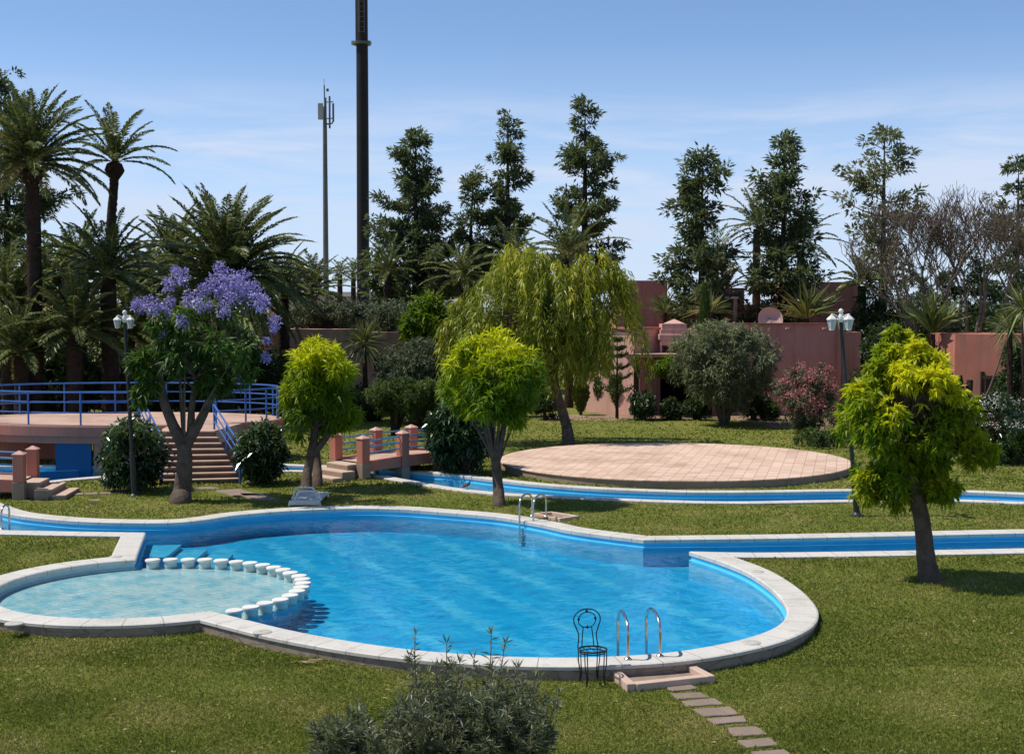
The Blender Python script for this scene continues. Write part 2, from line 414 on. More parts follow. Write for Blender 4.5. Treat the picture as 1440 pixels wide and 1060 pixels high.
def skirt_material():
    m, nt = new_mat('cracked_stone_facing')
    g = N(nt, 'ShaderNodeNewGeometry'); mp = N(nt, 'ShaderNodeMapping'); mp.inputs['Scale'].default_value = (1.6, 1.6, 4.2); nt.links.new(g.outputs['Position'], mp.inputs[0])
    nn = noise(nt, 2.0, 4); va = N(nt, 'ShaderNodeVectorMath', operation='MULTIPLY_ADD'); va.inputs[1].default_value = (0.5, 0.5, 0.4); nt.links.new(nn.outputs['Color'], va.inputs[0]); nt.links.new(mp.outputs[0], va.inputs[2])
    v = N(nt, 'ShaderNodeTexVoronoi', feature='DISTANCE_TO_EDGE'); v.inputs['Scale'].default_value = 1.0; nt.links.new(va.outputs[0], v.inputs['Vector'])
    v2 = N(nt, 'ShaderNodeTexVoronoi'); v2.inputs['Scale'].default_value = 1.0; nt.links.new(va.outputs[0], v2.inputs['Vector'])
    n1 = noise(nt, 6, 5); base = ramp(nt, n1.outputs[0], [(0.3, (0.22, 0.165, 0.12)), (0.7, (0.36, 0.28, 0.215))])
    hs = N(nt, 'ShaderNodeSeparateXYZ'); nt.links.new(v2.outputs['Color'], hs.inputs[0])
    base = mixc(nt, maths(nt, 'MULTIPLY', hs.outputs[0], 0.4), base, (0.38, 0.30, 0.24))
    k = ramp(nt, v.outputs['Distance'], [(0.0, (1, 1, 1)), (0.035, (0, 0, 0))])
    col = mixc(nt, maths(nt, 'MULTIPLY', k, 0.7), base, (0.12, 0.095, 0.075))
    p = principled(nt, col, 0.85, 0.15, 0, n1.outputs[0], 0.02); out(nt, p.outputs[0]); return m
M['skirt'] = skirt_material()

M['pink'] = mottled('pink_render', (0.43, 0.155, 0.108), (0.52, 0.205, 0.148), 1.2, 0.85, 0.1, fine=30, bump_d=0.006, streak=(0.30, 0.16, 0.13))
M['pink_light'] = mottled('pale_pink_render', (0.58, 0.33, 0.27), (0.68, 0.40, 0.33), 1.2, 0.85, 0.1, fine=30, bump_d=0.006, streak=(0.42, 0.24, 0.20))
M['pink_dark'] = mottled('red_ochre_render', (0.55, 0.225, 0.175), (0.66, 0.295, 0.235), 0.8, 0.85, 0.1, fine=24, bump_d=0.006, streak=(0.37, 0.155, 0.125))
M['brown_render'] = mottled('brown_render', (0.47, 0.27, 0.195), (0.56, 0.34, 0.25), 0.8, 0.85, 0.1, fine=24, bump_d=0.006, streak=(0.34, 0.2, 0.15))
M['brick'] = mottled('brown_stone_block', (0.24, 0.18, 0.135), (0.36, 0.275, 0.21), 3, 0.85, 0.15, fine=22, bump_d=0.02)
M['step'] = mottled('pale_step_tile', (0.50, 0.36, 0.28), (0.62, 0.46, 0.36), 2.5, 0.7, 0.2, fine=22, bump_d=0.006)
M['riser'] = mottled('dark_step_riser', (0.10, 0.066, 0.052), (0.17, 0.115, 0.09), 2.5, 0.8, 0.15, fine=22, bump_d=0.01)
M['blue_paint'] = mottled('blue_metal_paint', (0.026, 0.10, 0.34), (0.045, 0.145, 0.43), 4, 0.35, 0.5, fine=40, bump_d=0.001)
M['blue_faded'] = mottled('faded_blue_paint', (0.10, 0.24, 0.42), (0.16, 0.31, 0.48), 4, 0.45, 0.4, fine=40, bump_d=0.001)
M['blue_wall'] = mottled('blue_painted_wall', (0.005, 0.065, 0.17), (0.008, 0.085, 0.21), 2, 0.5, 0.3, fine=20, bump_d=0.003)
M['steel'] = mottled('stainless_steel', (0.52, 0.50, 0.46), (0.66, 0.64, 0.60), 6, 0.22, 0.5, fine=60, metal=1.0, bump_d=0.0005)
M['iron'] = mottled('black_wrought_iron', (0.010, 0.010, 0.011), (0.022, 0.021, 0.021), 9, 0.5, 0.4, fine=80, bump_d=0.001)
M['post'] = mottled('dark_green_metal', (0.012, 0.016, 0.014), (0.028, 0.033, 0.03), 5, 0.45, 0.4, fine=60, bump_d=0.001)
M['mast'] = mottled('brown_painted_steel', (0.014, 0.010, 0.009), (0.024, 0.018, 0.016), 1.0, 0.6, 0.25, fine=9, bump_d=0.01)
M['grey_mast'] = mottled('dull_galvanised_steel', (0.10, 0.095, 0.088), (0.16, 0.15, 0.14), 1.0, 0.6, 0.3, fine=9, bump_d=0.004)
M['panel'] = mottled('grey_antenna_plastic', (0.34, 0.34, 0.31), (0.42, 0.41, 0.38), 1.0, 0.5, 0.3, fine=9, bump_d=0.002)
M['white_metal'] = mottled('white_lantern_paint', (0.66, 0.65, 0.60), (0.80, 0.79, 0.75), 8, 0.4, 0.4, fine=60, bump_d=0.001)
M['frost'] = mottled('frosted_lantern_glass', (0.42, 0.43, 0.40), (0.54, 0.55, 0.51), 6, 0.25, 0.5, fine=50, bump_d=0.001)
M['white_plastic'] = mottled('worn_white_plastic', (0.62, 0.60, 0.53), (0.78, 0.76, 0.70), 5, 0.45, 0.35, fine=40, bump_d=0.002)
M['bark'] = mottled('rough_bark', (0.062, 0.045, 0.035), (0.155, 0.116, 0.09), 5, 0.9, 0.1, bump_scale=14, bump_d=0.06, fine=24)
M['bark_dark'] = mottled('dark_bark', (0.022, 0.017, 0.014), (0.06, 0.046, 0.036), 4, 0.9, 0.1, bump_scale=12, bump_d=0.06, fine=20)
M['palm_bark'] = mottled('palm_bark', (0.022, 0.014, 0.011), (0.060, 0.040, 0.030), 4, 0.9, 0.08, bump_scale=9, bump_d=0.09, fine=16)
M['twig'] = mottled('grey_twigs', (0.105, 0.08, 0.06), (0.18, 0.14, 0.105), 4, 0.9, 0.1, fine=20)
M['paver'] = mottled('grey_stepping_stone', (0.21, 0.155, 0.12), (0.31, 0.24, 0.19), 2.2, 0.85, 0.15, fine=26, bump_d=0.012)
M['cap'] = mottled('white_concrete_cap', (0.64, 0.62, 0.56), (0.80, 0.78, 0.72), 5, 0.6, 0.25, fine=40, bump_d=0.004)
M['lid'] = mottled('cream_plastic_lid', (0.42, 0.39, 0.34), (0.55, 0.52, 0.46), 5, 0.6, 0.25, fine=40, bump_d=0.003)
M['stub'] = mottled('pale_green_glazed_tile', (0.42, 0.50, 0.47), (0.56, 0.63, 0.60), 6, 0.4, 0.35, fine=30, bump_d=0.004)
M['dark_wood'] = mottled('dark_wood', (0.03, 0.02, 0.014), (0.08, 0.05, 0.035), 3, 0.7, 0.2, fine=18)
M['glass'] = mottled('dark_window_glass', (0.012, 0.014, 0.016), (0.025, 0.028, 0.03), 2, 0.12, 0.5, fine=5, bump_d=0.0005)
M['white_wall'] = mottled('white_render', (0.60, 0.55, 0.50), (0.72, 0.68, 0.62), 0.3, 0.85, 0.1, fine=6, bump_d=0.004)
M['earth'] = mottled('bare_earth_path', (0.22, 0.145, 0.10), (0.34, 0.235, 0.165), 0.7, 0.95, 0.05, fine=14, bump_d=0.03)
M['straw'] = mottled('dry_frond', (0.30, 0.21, 0.11), (0.46, 0.35, 0.20), 8, 0.8, 0.15, fine=40)

# ------------------------------------------------------------------ pool outline (inner edge of the coping)
ZT, ZW, ZF = 0.05, -0.125, -0.52
def Q(px, py): g = G(px, py, ZT); return (g[0], g[1])
KC, KR = (-6.3, 23.15), 2.55
runs = []   # (list of points) between sharp corners
runs.append([Q(1600, 767), Q(1440, 770.5), Q(1200, 775), Q(1050, 776.5), Q(972, 775)])
runs.append([Q(972, 775), Q(1010, 787), Q(1050, 803), Q(1085, 826), Q(1103, 845), Q(1109, 860), Q(1102, 874), Q(1084, 885), Q(1050, 897), Q(1000, 908),
             Q(940, 917), Q(880, 921.5), Q(800, 924), Q(700, 922), Q(600, 915), Q(520, 905.5), Q(450, 894), Q(400, 884), Q(350, 872), Q(318, 864),
             (KC[0] + KR * math.cos(R(-53)), KC[1] + KR * math.sin(R(-53)))])
runs.append([(KC[0] + KR * math.cos(R(a)), KC[1] + KR * math.sin(R(a))) for a in list(range(-53, -247, -6)) + [-249.5]])
runs.append([runs[-1][-1], Q(194, 772), Q(203, 748.5)])
runs.append([Q(203, 748.5), Q(100, 747), Q(0, 745), Q(-160, 742)])
runs.append([Q(-160, 742), (-17.4, 33.5), (-16.9, 36.5), (-16.6, 39.5), (-15.8, 40.9)])
runs.append([(-15.8, 40.9), (-13, 41.0), (-11, 41.1), (-9, 41.4), Q(392, 653.5), Q(463, 656), Q(520, 658.5), Q(551, 660.5), Q(603, 664.5), Q(643, 667.5), Q(686, 673),
             Q(760, 681), Q(830, 686), Q(905, 689.5), Q(980, 691.5), Q(1092, 691), Q(1197, 689.5), Q(1340, 690.5), Q(1440, 694.5), Q(1600, 702)])
runs.append([Q(1600, 702), Q(1600, 706)])
runs.append([Q(1600, 708), Q(1440, 705), Q(1340, 701.5), Q(1167, 702.5), Q(1017, 704.5), Q(867, 700), Q(710, 692.5), Q(655, 687), Q(619, 682), Q(573, 674), Q(521, 665.5), Q(463, 661.5), Q(392, 660.5),
             (-9.5, 39.6), (-11.9, 38.3), (-12.9, 37.3), (-13.5, 35.6), (-13.3, 33.6), (-12.4, 32.1), Q(20, 723), Q(60, 728), Q(110, 732), Q(170, 734), Q(250, 733.5), Q(290, 729.5),
             Q(330, 723.5), Q(380, 719), Q(430, 716), Q(500, 714), Q(560, 715), Q(620, 719), Q(700, 726), Q(760, 736), Q(800, 744.5), Q(850, 751.5), Q(905, 758)])
runs.append([Q(905, 758), Q(1000, 757), Q(1110, 755.5), Q(1440, 748.5), Q(1600, 746)])

def resample(run, step=0.14):
    P = np.array(run, float); m = len(P)
    if m > 2:
        E = np.vstack([2 * P[0] - P[1], P, 2 * P[-1] - P[-2]]); o = []
        for i in range(m - 1):
            p0, p1, p2, p3 = E[i:i + 4]
            k = max(2, int(np.linalg.norm(p2 - p1) / 0.03))
            t = np.linspace(0, 1, k, endpoint=False)[:, None]
            d = [max(1e-4, np.linalg.norm(b - a) ** 0.5) for a, b in ((p0, p1), (p1, p2), (p2, p3))]
            m1 = ((p1 - p0) / d[0] - (p2 - p0) / (d[0] + d[1]) + (p2 - p1) / d[1]) * d[1]
            m2 = ((p2 - p1) / d[1] - (p3 - p1) / (d[1] + d[2]) + (p3 - p2) / d[2]) * d[1]
            o.append((2 * t**3 - 3 * t**2 + 1) * p1 + (t**3 - 2 * t**2 + t) * m1 + (-2 * t**3 + 3 * t**2) * p2 + (t**3 - t**2) * m2)
        P = np.vstack(o + [P[-1:]])
    s = np.r_[0, np.cumsum(np.linalg.norm(np.diff(P, axis=0), axis=1))]
    n = max(1, int(s[-1] / step)); t = np.linspace(0, s[-1], n + 1)[:-1]
    return np.c_[np.interp(t, s, P[:, 0]), np.interp(t, s, P[:, 1])]
I = np.vstack([resample(r) for r in runs])
area = 0.5 * np.sum(I[:, 0] * np.roll(I[:, 1], -1) - np.roll(I[:, 0], -1) * I[:, 1])
if area < 0: I = I[::-1]
NP = len(I)

def dist_poly(Pt, poly):
    a = poly; b = np.roll(poly, -1, 0); ab = b - a; L2 = (ab ** 2).sum(1) + 1e-12
    res = np.empty(len(Pt))
    for s in range(0, len(Pt), 4000):
        p = Pt[s:s + 4000, None, :]; t = np.clip(((p - a) * ab).sum(2) / L2, 0, 1)
        res[s:s + 4000] = np.sqrt((((a + t[..., None] * ab) - p) ** 2).sum(2)).min(1)
    return res
def inside(Pt, poly):
    a = poly; b = np.roll(poly, -1, 0); r = np.zeros(len(Pt), bool)
    for s in range(0, len(Pt), 4000):
        x = Pt[s:s + 4000, 0:1]; y = Pt[s:s + 4000, 1:2]
        c = ((a[:, 1] > y) != (b[:, 1] > y)) & (x < (b[:, 0] - a[:, 0]) * (y - a[:, 1]) / (b[:, 1] - a[:, 1] + 1e-12) + a[:, 0])
        r[s:s + 4000] = c.sum(1) % 2 == 1
    return r
def offset(poly, wid):
    e = np.roll(poly, -1, 0) - poly; e /= np.linalg.norm(e, axis=1, keepdims=True) + 1e-12
    nn = np.c_[e[:, 1], -e[:, 0]]                     # outward for a counter-clockwise outline
    n2 = np.roll(nn, 1, 0) + nn; n2 /= np.linalg.norm(n2, axis=1, keepdims=True) + 1e-12
    c = np.clip((n2 * nn).sum(1), 0.35, 1)
    q = poly + n2 * (wid / c)[:, None]
    bad = (dist_poly(q, poly) < wid * 0.965) | inside(q, poly)
    idx = np.arange(len(q)); good = idx[~bad]
    for i in idx[bad]:
        a = good[(np.searchsorted(good, i) - 1) % len(good)]; b = good[np.searchsorted(good, i) % len(good)]
        q[i] = (q[a] + q[b]) / 2
    return q, n2
wid = np.where(I[:, 1] > 33.2, 0.34, 0.46)
wid = np.convolve(np.r_[wid[-6:], wid, wid[:6]], np.ones(13) / 13, 'valid')
OUTL, NRM = offset(I, wid)
arc = np.r_[0, np.cumsum(np.linalg.norm(np.diff(I, axis=0), axis=1))]

def rings_mesh(name, rings, mat, parent, sel=None):
    """surface through closed rings [(xy array, z array or value)]; uv.x = length along the edge"""
    vs = []; o = ORIGIN[parent]
    for xy, z in rings:
        z = np.broadcast_to(z, (NP,)); vs.append(np.c_[xy[:, 0] - o[0], xy[:, 1] - o[1], z - o[2]])
    V = np.vstack(vs); fs = []; uv = []
    for r in range(len(rings) - 1):
        for i in range(NP):
            if sel is not None and not sel[i]: continue
            j = (i + 1) % NP
            fs.append((r * NP + i, r * NP + j, (r + 1) * NP + j, (r + 1) * NP + i))
            u1 = arc[j] if j else arc[i] + 0.14
            uv += [arc[i], r, u1, r, u1, r + 1, arc[i], r + 1]
    me = bpy.data.meshes.new(name); me.from_pydata(V.tolist(), [], fs)
    l = me.uv_layers.new(name='UVMap'); l.data.foreach_set('uv', np.array(uv, np.float32))
    me.materials.append(mat); me.update()
    return add_object(name, me, parent)

pool = thing('swimming_pool', 'curving blue swimming pool with white stone coping and a winding side canal', 'pool', (0, 25, 0))
f_ = lambda k: I + (OUTL - I) * k
rings_mesh('coping', [(f_(-0.05), -0.035), (f_(-0.055), 0.035), (f_(0.0), ZT), (f_(0.94), ZT), (f_(1.0), ZT - 0.012), (f_(1.0), -0.005), (f_(0.9), -0.01)], M['coping'], pool)
rings_mesh('stone_facing', [(f_(0.95), -0.008), (f_(0.95), -0.75)], M['skirt'], pool)
kd = np.hypot(I[:, 0] - KC[0], I[:, 1] - KC[1])
kid = kd < KR + 0.06
INN = I - NRM * 0.05
wall_rings = [(I, 0.03), (I, ZW + 0.012), (INN, ZW + 0.008), (INN, ZF)]
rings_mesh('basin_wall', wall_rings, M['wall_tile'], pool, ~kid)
M['pale_wall'] = mottled('pale_pool_wall_tile', (0.40, 0.54, 0.55), (0.52, 0.66, 0.66), 2.5, 0.4, 0.3, fine=18, bump_d=0.003)
rings_mesh('paddling_wall', wall_rings, M['pale_wall'], pool, kid)
b = MB(); b.add([(-24, 15, ZF), (24, 15, ZF), (24, 46, ZF), (-24, 46, ZF)], [[0, 1, 2, 3]])
b.build('basin_floor', M['mosaic'], pool)
# entry steps under water beside the left bank
b = MB()
for k, z in enumerate((-0.22, -0.32, -0.42)):
    p = [Q(196, 764), Q(204, 749)]
    dx = 0.55 * (k + 1)
    b.prism([p[0], (p[0][0] + dx, p[0][1] - 0.1 - 0.05 * k), (p[1][0] + dx + 0.2, p[1][1] + 0.1), p[1]], ZF + 0.002 * k, z)
b.build('entry_steps', M['blue_tile'], pool)
# shallow round floor of the paddling end
b = MB(); n = 72
ring = [(KC[0] + 2.64 * math.cos(2 * math.pi * k / n), KC[1] + 2.64 * math.sin(2 * math.pi * k / n)) for k in range(n)]
b.prism(ring, ZF - 0.05, -0.155); fl = b.build('paddling_floor', M['blue_tile'], pool, mats=[M['pale_tile']])
fl.data.polygons.foreach_set('material_index', [1 if p.normal.z > 0.5 else 0 for p in fl.data.polygons])
# skimmer mouths in the far walls
def skimmer(px, py, nx, ny):
    g = G(px, py, -0.08); bb = MB(); bb.box((g[0], g[1] + 0.02, -0.085), (0.26, 0.07, 0.11), math.atan2(ny, nx)); return bb
mb = skimmer(690, 731, 1, 0); mb.build('skimmer_mouth', M['iron'], pool)
mb = skimmer(1112, 761, 1, 0); mb.build('skimmer_mouth', M['iron'], pool)

tris = tessellate_polygon([[Vector((p[0], p[1], 0)) for p in I]])
me = bpy.data.meshes.new('water'); me.from_pydata([(p[0], p[1], ZW) for p in I], [], [t if True else t for t in tris])
me.materials.append(M['water']); me.update()
import bmesh
bm = bmesh.new(); bm.from_mesh(me); bmesh.ops.recalc_face_normals(bm, faces=bm.faces[:])
for f in bm.faces:
    if f.normal.z < 0: f.normal_flip()
bm.to_mesh(me); bm.free()
wo_ = add_object('water', me); tag(wo_, kind='structure')

# round lids set in the coping
def lid(px, py, r, label):
    g = G(px, py, ZT)
    mb = MB(); mb.lathe((g[0], g[1], ZT - 0.01), [(r * 0.2, 0), (r, 0), (r, 0.017), (r * 0.93, 0.022), (r * 0.3, 0.022), (r * 0.28, 0.018), (r * 0.05, 0.018)], 24)
    tag(mb.build('skimmer_lid', M['lid'], origin=(g[0], g[1], ZT), smooth=True), label, 'pool lid', 'round lids set in the pool coping')
lid(1056, 903.5, 0.14, 'round white lid in the near coping right of the steel ladder')
lid(1065, 803.5, 0.12, 'round white lid in the coping on the right bank of the pool')
lid(369, 888.5, 0.14, 'round white lid in the near coping just right of the paddling pool corner')
lid(163, 782.5, 0.12, 'round white lid in the short coping between canal and paddling pool')
lid(20, 876.5, 0.14, 'round white lid in the front rim of the paddling pool, at the far left')

# ------------------------------------------------------------------ lawn: one sheet to the horizon, open where the pool is
mid = f_(0.45)
def axis(fine0, fine1, step, lo, hi):
    a = list(np.arange(fine0, fine1, step)); s = step; x = fine1
    while x < hi: a.append(x); s *= 1.35; x += s
    a.append(hi); s = step; x = fine0; pre = []
    while x > lo: s *= 1.35; x -= s; pre.append(max(x, lo))
    return np.array(sorted(set(pre + a)))
xs = axis(-19, 22, 0.2, -1500, 1500); ys = axis(12, 47, 0.2, -40, 2500)
X, Y = np.meshgrid(xs, ys); nx = len(xs); ny = len(ys)
rng = np.random.default_rng(5)
Z = np.vectorize(hz)(X, Y)
near = (np.abs(X) < 25) & (Y < 60) & (Y > 8)
Z = Z + near * (np.sin(X * 1.7 + 1.3 * np.sin(Y * .9)) * np.cos(Y * 1.3) * 0.012)
cx = (X[:-1, :-1] + X[1:, 1:]) / 2; cy = (Y[:-1, :-1] + Y[1:, 1:]) / 2
cells = np.c_[cx.ravel(), cy.ravel()]
hole = np.zeros(len(cells), bool)
cand = (np.abs(cells[:, 0]) < 24) & (cells[:, 1] > 14) & (cells[:, 1] < 47)
hole[cand] = inside(cells[cand], mid)
idx = (np.arange(ny - 1)[:, None] * nx + np.arange(nx - 1)[None, :]).ravel()[~hole]
faces = np.c_[idx, idx + 1, idx + nx + 1, idx + nx]
me = bpy.data.meshes.new('lawn'); me.vertices.add(nx * ny); me.vertices.foreach_set('co', np.c_[X.ravel(), Y.ravel(), Z.ravel()].astype(np.float32).ravel())
me.loops.add(4 * len(idx)); me.polygons.add(len(idx)); me.loops.foreach_set('vertex_index', faces.astype(np.int32).ravel()); me.polygons.foreach_set('loop_start', np.arange(0, 4 * len(idx), 4, dtype=np.int32))
me.update(calc_edges=True); me.polygons.foreach_set('use_smooth', [True] * len(idx)); me.materials.append(M['lawn'])
lawn = add_object('lawn', me); tag(lawn, kind='structure')

# grass blades, dense near the camera
def keepout(P):
    k = inside(P, OUTL)
    for (cx_, cy_, rx, ry) in KEEP: k |= ((P[:, 0] - cx_) / rx) ** 2 + ((P[:, 1] - cy_) / ry) ** 2 < 1
    return k
KEEP = []
def pave_mat(name, c1, c2, mort, bw, rh, ms, ang, off=0.0):
    m, nt = new_mat(name)
    g = N(nt, 'ShaderNodeNewGeometry'); mp = N(nt, 'ShaderNodeMapping'); mp.inputs['Rotation'].default_value = (0, 0, R(ang)); nt.links.new(g.outputs['Position'], mp.inputs[0])
    b = N(nt, 'ShaderNodeTexBrick'); b.offset = off; b.inputs['Scale'].default_value = 1.0
    b.inputs['Brick Width'].default_value = bw; b.inputs['Row Height'].default_value = rh; b.inputs['Mortar Size'].default_value = ms
    b.inputs['Color1'].default_value = rgb(c1); b.inputs['Color2'].default_value = rgb(c2); b.inputs['Mortar'].default_value = rgb(mort)
    nt.links.new(mp.outputs[0], b.inputs['Vector'])
    n = noise(nt, 0.6, 7, None, 0.65); k = ramp(nt, n.outputs[0], [(0.32, (0.74, 0.71, 0.68)), (0.5, (1.0, 1.0, 1.0)), (0.7, (1.08, 1.08, 1.08))])
    n2 = noise(nt, 12, 4); k2 = ramp(nt, n2.outputs[0], [(0.3, (0.92, 0.92, 0.92)), (0.7, (1.05, 1.05, 1.05))])
    c = mixc(nt, 1.0, mixc(nt, 1.0, b.outputs[0], k, 'MULTIPLY'), k2, 'MULTIPLY')
    p = principled(nt, c, 0.8, 0.15, 0, n2.outputs[0], 0.004); out(nt, p.outputs[0]); return m
M['stage_tile'] = pave_mat('peach_paving', (0.72, 0.53, 0.41), (0.60, 0.42, 0.315), (0.40, 0.27, 0.2), 0.31, 0.31, 0.010, 14)
M['deck_tile'] = pave_mat('salmon_paving', (0.56, 0.39, 0.30), (0.50, 0.34, 0.26), (0.36, 0.235, 0.18), 0.4, 0.4, 0.010, 8)

# ------------------------------------------------------------------ round stage beyond the canal
st = thing('round_stage', 'wide round peach paved stage on the lawn behind the canal', 'stage', (4.95, 41.2, 0))
b = MB(); n = 110
def circ(cx, cy, rx, ry, n=110): return [(cx + rx * math.cos(2 * math.pi * k / n), cy + ry * math.sin(2 * math.pi * k / n)) for k in range(n)]
b.prism(circ(4.95, 41.2, 5.28, 5.17), -0.1, 0.175); b.build('stage_side', M['brick'], st)
b = MB(); b.prism(circ(4.95, 41.2, 5.33, 5.2), 0.176, 0.215); b.build('paved_floor', M['stage_tile'], st, bevel=0.008)
KEEP.append((4.95, 41.2, 5.4, 5.3))

# ------------------------------------------------------------------ raised round terrace, its railing and stairs
TC, TA, TB_, TZ = (-12.5, 43.4), 5.1, 2.75, 1.3
def ell(k, n=100, c=TC): return [(c[0] + TA * k * math.cos(2 * math.pi * i / n), c[1] + TB_ * k * math.sin(2 * math.pi * i / n)) for i in range(n)]
te = thing('raised_terrace', 'raised round pink terrace on a blue walled base at the left', 'terrace', (TC[0], TC[1], 0))
land = [G(221, 606, TZ)[:2], G(300, 606, TZ)[:2], (-8.3, 41.6), (-10.4, 41.6)]
b = MB(); b.prism(ell(1.0), 0.955, TZ - 0.03); b.build('slab', M['pink'], te, bevel=0.02)
b = MB(); b.prism(ell(0.993), TZ - 0.029, TZ); b.build('floor', M['deck_tile'], te)
b = MB(); b.prism(land, 0.9, TZ - 0.003); b.build('landing', M['deck_tile'], te)
b = MB(); b.prism(ell(0.965), 0.74, 0.953); b.build('ring_beam', M['pink'], te)
x81 = W(81, 620, 41.1)[0]; x131 = W(131, 620, 41.1)[0]
sup = [p for p in ell(0.93, 160) if p[0] > x131]
b = MB(); b.prism(sup, -0.9, 0.739); b.build('base_wall', M['pink'], te)
b = MB(); b.box(((x81 + x131) / 2, 40.93, -0.05), (x131 - x81, 0.10, 1.57)); b.build('blue_panel', M['blue_wall'], te)
xa = W(52, 620, 43.0)[0]
b = MB(); b.box(((xa + x81) / 2 - 0.02, 43.2, 0.0), (x81 - xa + 0.6, 0.2, 1.47)); b.box((x81 + 0.07, 42.3, 0.0), (0.12, 1.9, 1.47)); b.build('recess_wall', M['pink'], te)
b = MB(); xm = W(54, 672, 41.2)[0]; b.box(((xm + x81) / 2, 41.3, -0.45), (x81 - xm, 0.18, 0.62)); b.build('blue_curb', M['blue_wall'], te)
b = MB(); xm2 = W(54, 672, 40)[0]; b.prism([(xm2 + .35, 38.75), (x131 + .12, 39.15), (x131 + .12, 39.27), (xm2 + .35, 38.87)], -0.6, 0.12); b.build('blue_apron', M['blue_wall'], te)
b = MB(); b.box((x131 + 0.1, 41.2, 0.0), (0.22, 0.2, 1.46)); b.build('corner_pier', M['pink'], te)
b = MB(); b.prism(ell(0.35, 40, (-16.5, 44.2)), -0.9, 0.73); b.build('inner_pier', M['pink_dark'], te)

def perimeter(a0, a1, n, k=0.975, z=0.0):
    return [(TC[0] + TA * k * math.cos(R(a)), TC[1] + TB_ * k * math.sin(R(a)), z) for a in np.linspace(a0, a1, n)]
def railing(name, label, a0, a1, nposts):
    p = perimeter(a0, a1, 2)[0]
    r = thing(name, label, 'railing', (p[0], p[1], TZ), 'blue railings round the raised terrace')
    for z in (2.30, 2.0, 1.68):
        b = MB(); b.tube(perimeter(a0, a1, 46, z=z), 0.028 if z > 2.2 else 0.022, 8); b.build('rail', M['blue_paint'], r, smooth=True)
    for q in perimeter(a0, a1, nposts):
        b = MB(); b.tube([(q[0], q[1], TZ - 0.02), (q[0], q[1], 2.30)], 0.03, 8); b.build('post', M['blue_paint'], r, smooth=True)
# front angles: gap for the stairs
def ang_at(px, d): x = W(px, 550, d)[0]; return math.degrees(math.acos(max(-1, min(1, (x - TC[0]) / (TA * .975)))))
aL = -ang_at(196, 40.9); aR = -ang_at(303, 41.4)
railing('terrace_railing', 'long blue three bar railing curving round the back and left front of the terrace', aR + 48, aL + 360, 15)
railing('terrace_railing', 'short blue railing at the front right of the terrace beside the stairs', aR, aR + 44, 4)

stairs = thing('staircase', 'wide flight of dark stone stairs with pale treads up to the terrace', 'stairs', G(284, 682))
tl, tr = np.array(G(227, 606, TZ)), np.array(G(300, 606, TZ)); bl, br = np.array(G(230, 682, 0)), np.array(G(337, 679, 0))
NS = 9
for k in range(NS):
    z = TZ - (k + 1) * TZ / (NS + 0.0) + TZ / NS - 0.001 * k
    t0, t1 = k / NS, (k + 1) / NS
    a0, a1 = tl + (bl - tl) * t0, tl + (bl - tl) * t1; c0, c1 = tr + (br - tr) * t0, tr + (br - tr) * t1
    if k == 0: continue
    b = MB(); b.prism([a0[:2], a1[:2], c1[:2], c0[:2]], -0.1, z - 0.035); s_ = b.build('step', M['riser'], stairs)
    nose = np.array((0.0, -0.03, 0))
    b = MB(); b.prism([a0[:2], (a1 + nose)[:2], (c1 + nose)[:2], c0[:2]], z - 0.0345, z); b.build('tread', M['step'], s_, bevel=0.006)
a0, a1 = tl, tl + (bl - tl) / NS; c0, c1 = tr, tr + (br - tr) / NS
b = MB(); b.prism([a0[:2], a1[:2], c1[:2], c0[:2]], -0.1, TZ - 0.02); b.build('step', M['riser'], stairs)
b = MB(); b.prism([a1[:2], bl[:2], (bl - (0.12, 0, 0))[:2], (a1 - (0.12, 0, 0))[:2]], -0.1, lambda x, y: 0.06 + max(0, (y - bl[1]) / (a1[1] - bl[1])) * 1.1); b.build('side_wall', M['brown_render'], stairs)

def handrail(label, top, bot, off, ground):
    h = thing('stair_handrail', label, 'handrail', ground, 'blue handrails of the terrace stairs')
    top, bot = np.array(top), np.array(bot)
    for k in range(3):
        d = np.array((0, 0, -0.24 * k))
        b = MB(); b.tube([top + d, top + d + (bot - top) * 0.5, bot + d], 0.027 if k == 0 else 0.021, 8); b.build('rail', M['blue_paint'], h, smooth=True)
    b = MB(); b.tube([bot + (0, 0, 0.0), (bot[0], bot[1], -0.05)], 0.034, 8); b.build('post', M['blue_paint'], h, smooth=True)
    b = MB(); b.tube([top, (top[0], top[1], TZ - 0.05)], 0.03, 8); b.build('post', M['blue_paint'], h, smooth=True)
    m_ = top + (bot - top) * 0.5
    b = MB(); b.tube([m_, (m_[0], m_[1], m_[2] - 1.0)], 0.026, 8); b.build('post', M['blue_paint'], h, smooth=True)
handrail('blue handrail on the left side of the stairs, beside the leafy bush', W(196, 553, 40.3), W(227, 614, 36.8), 0, G(228, 686))
handrail('blue handrail on the right side of the stairs', W(301, 569, 39.4), W(337, 624, 37.0), 0, G(336, 679))

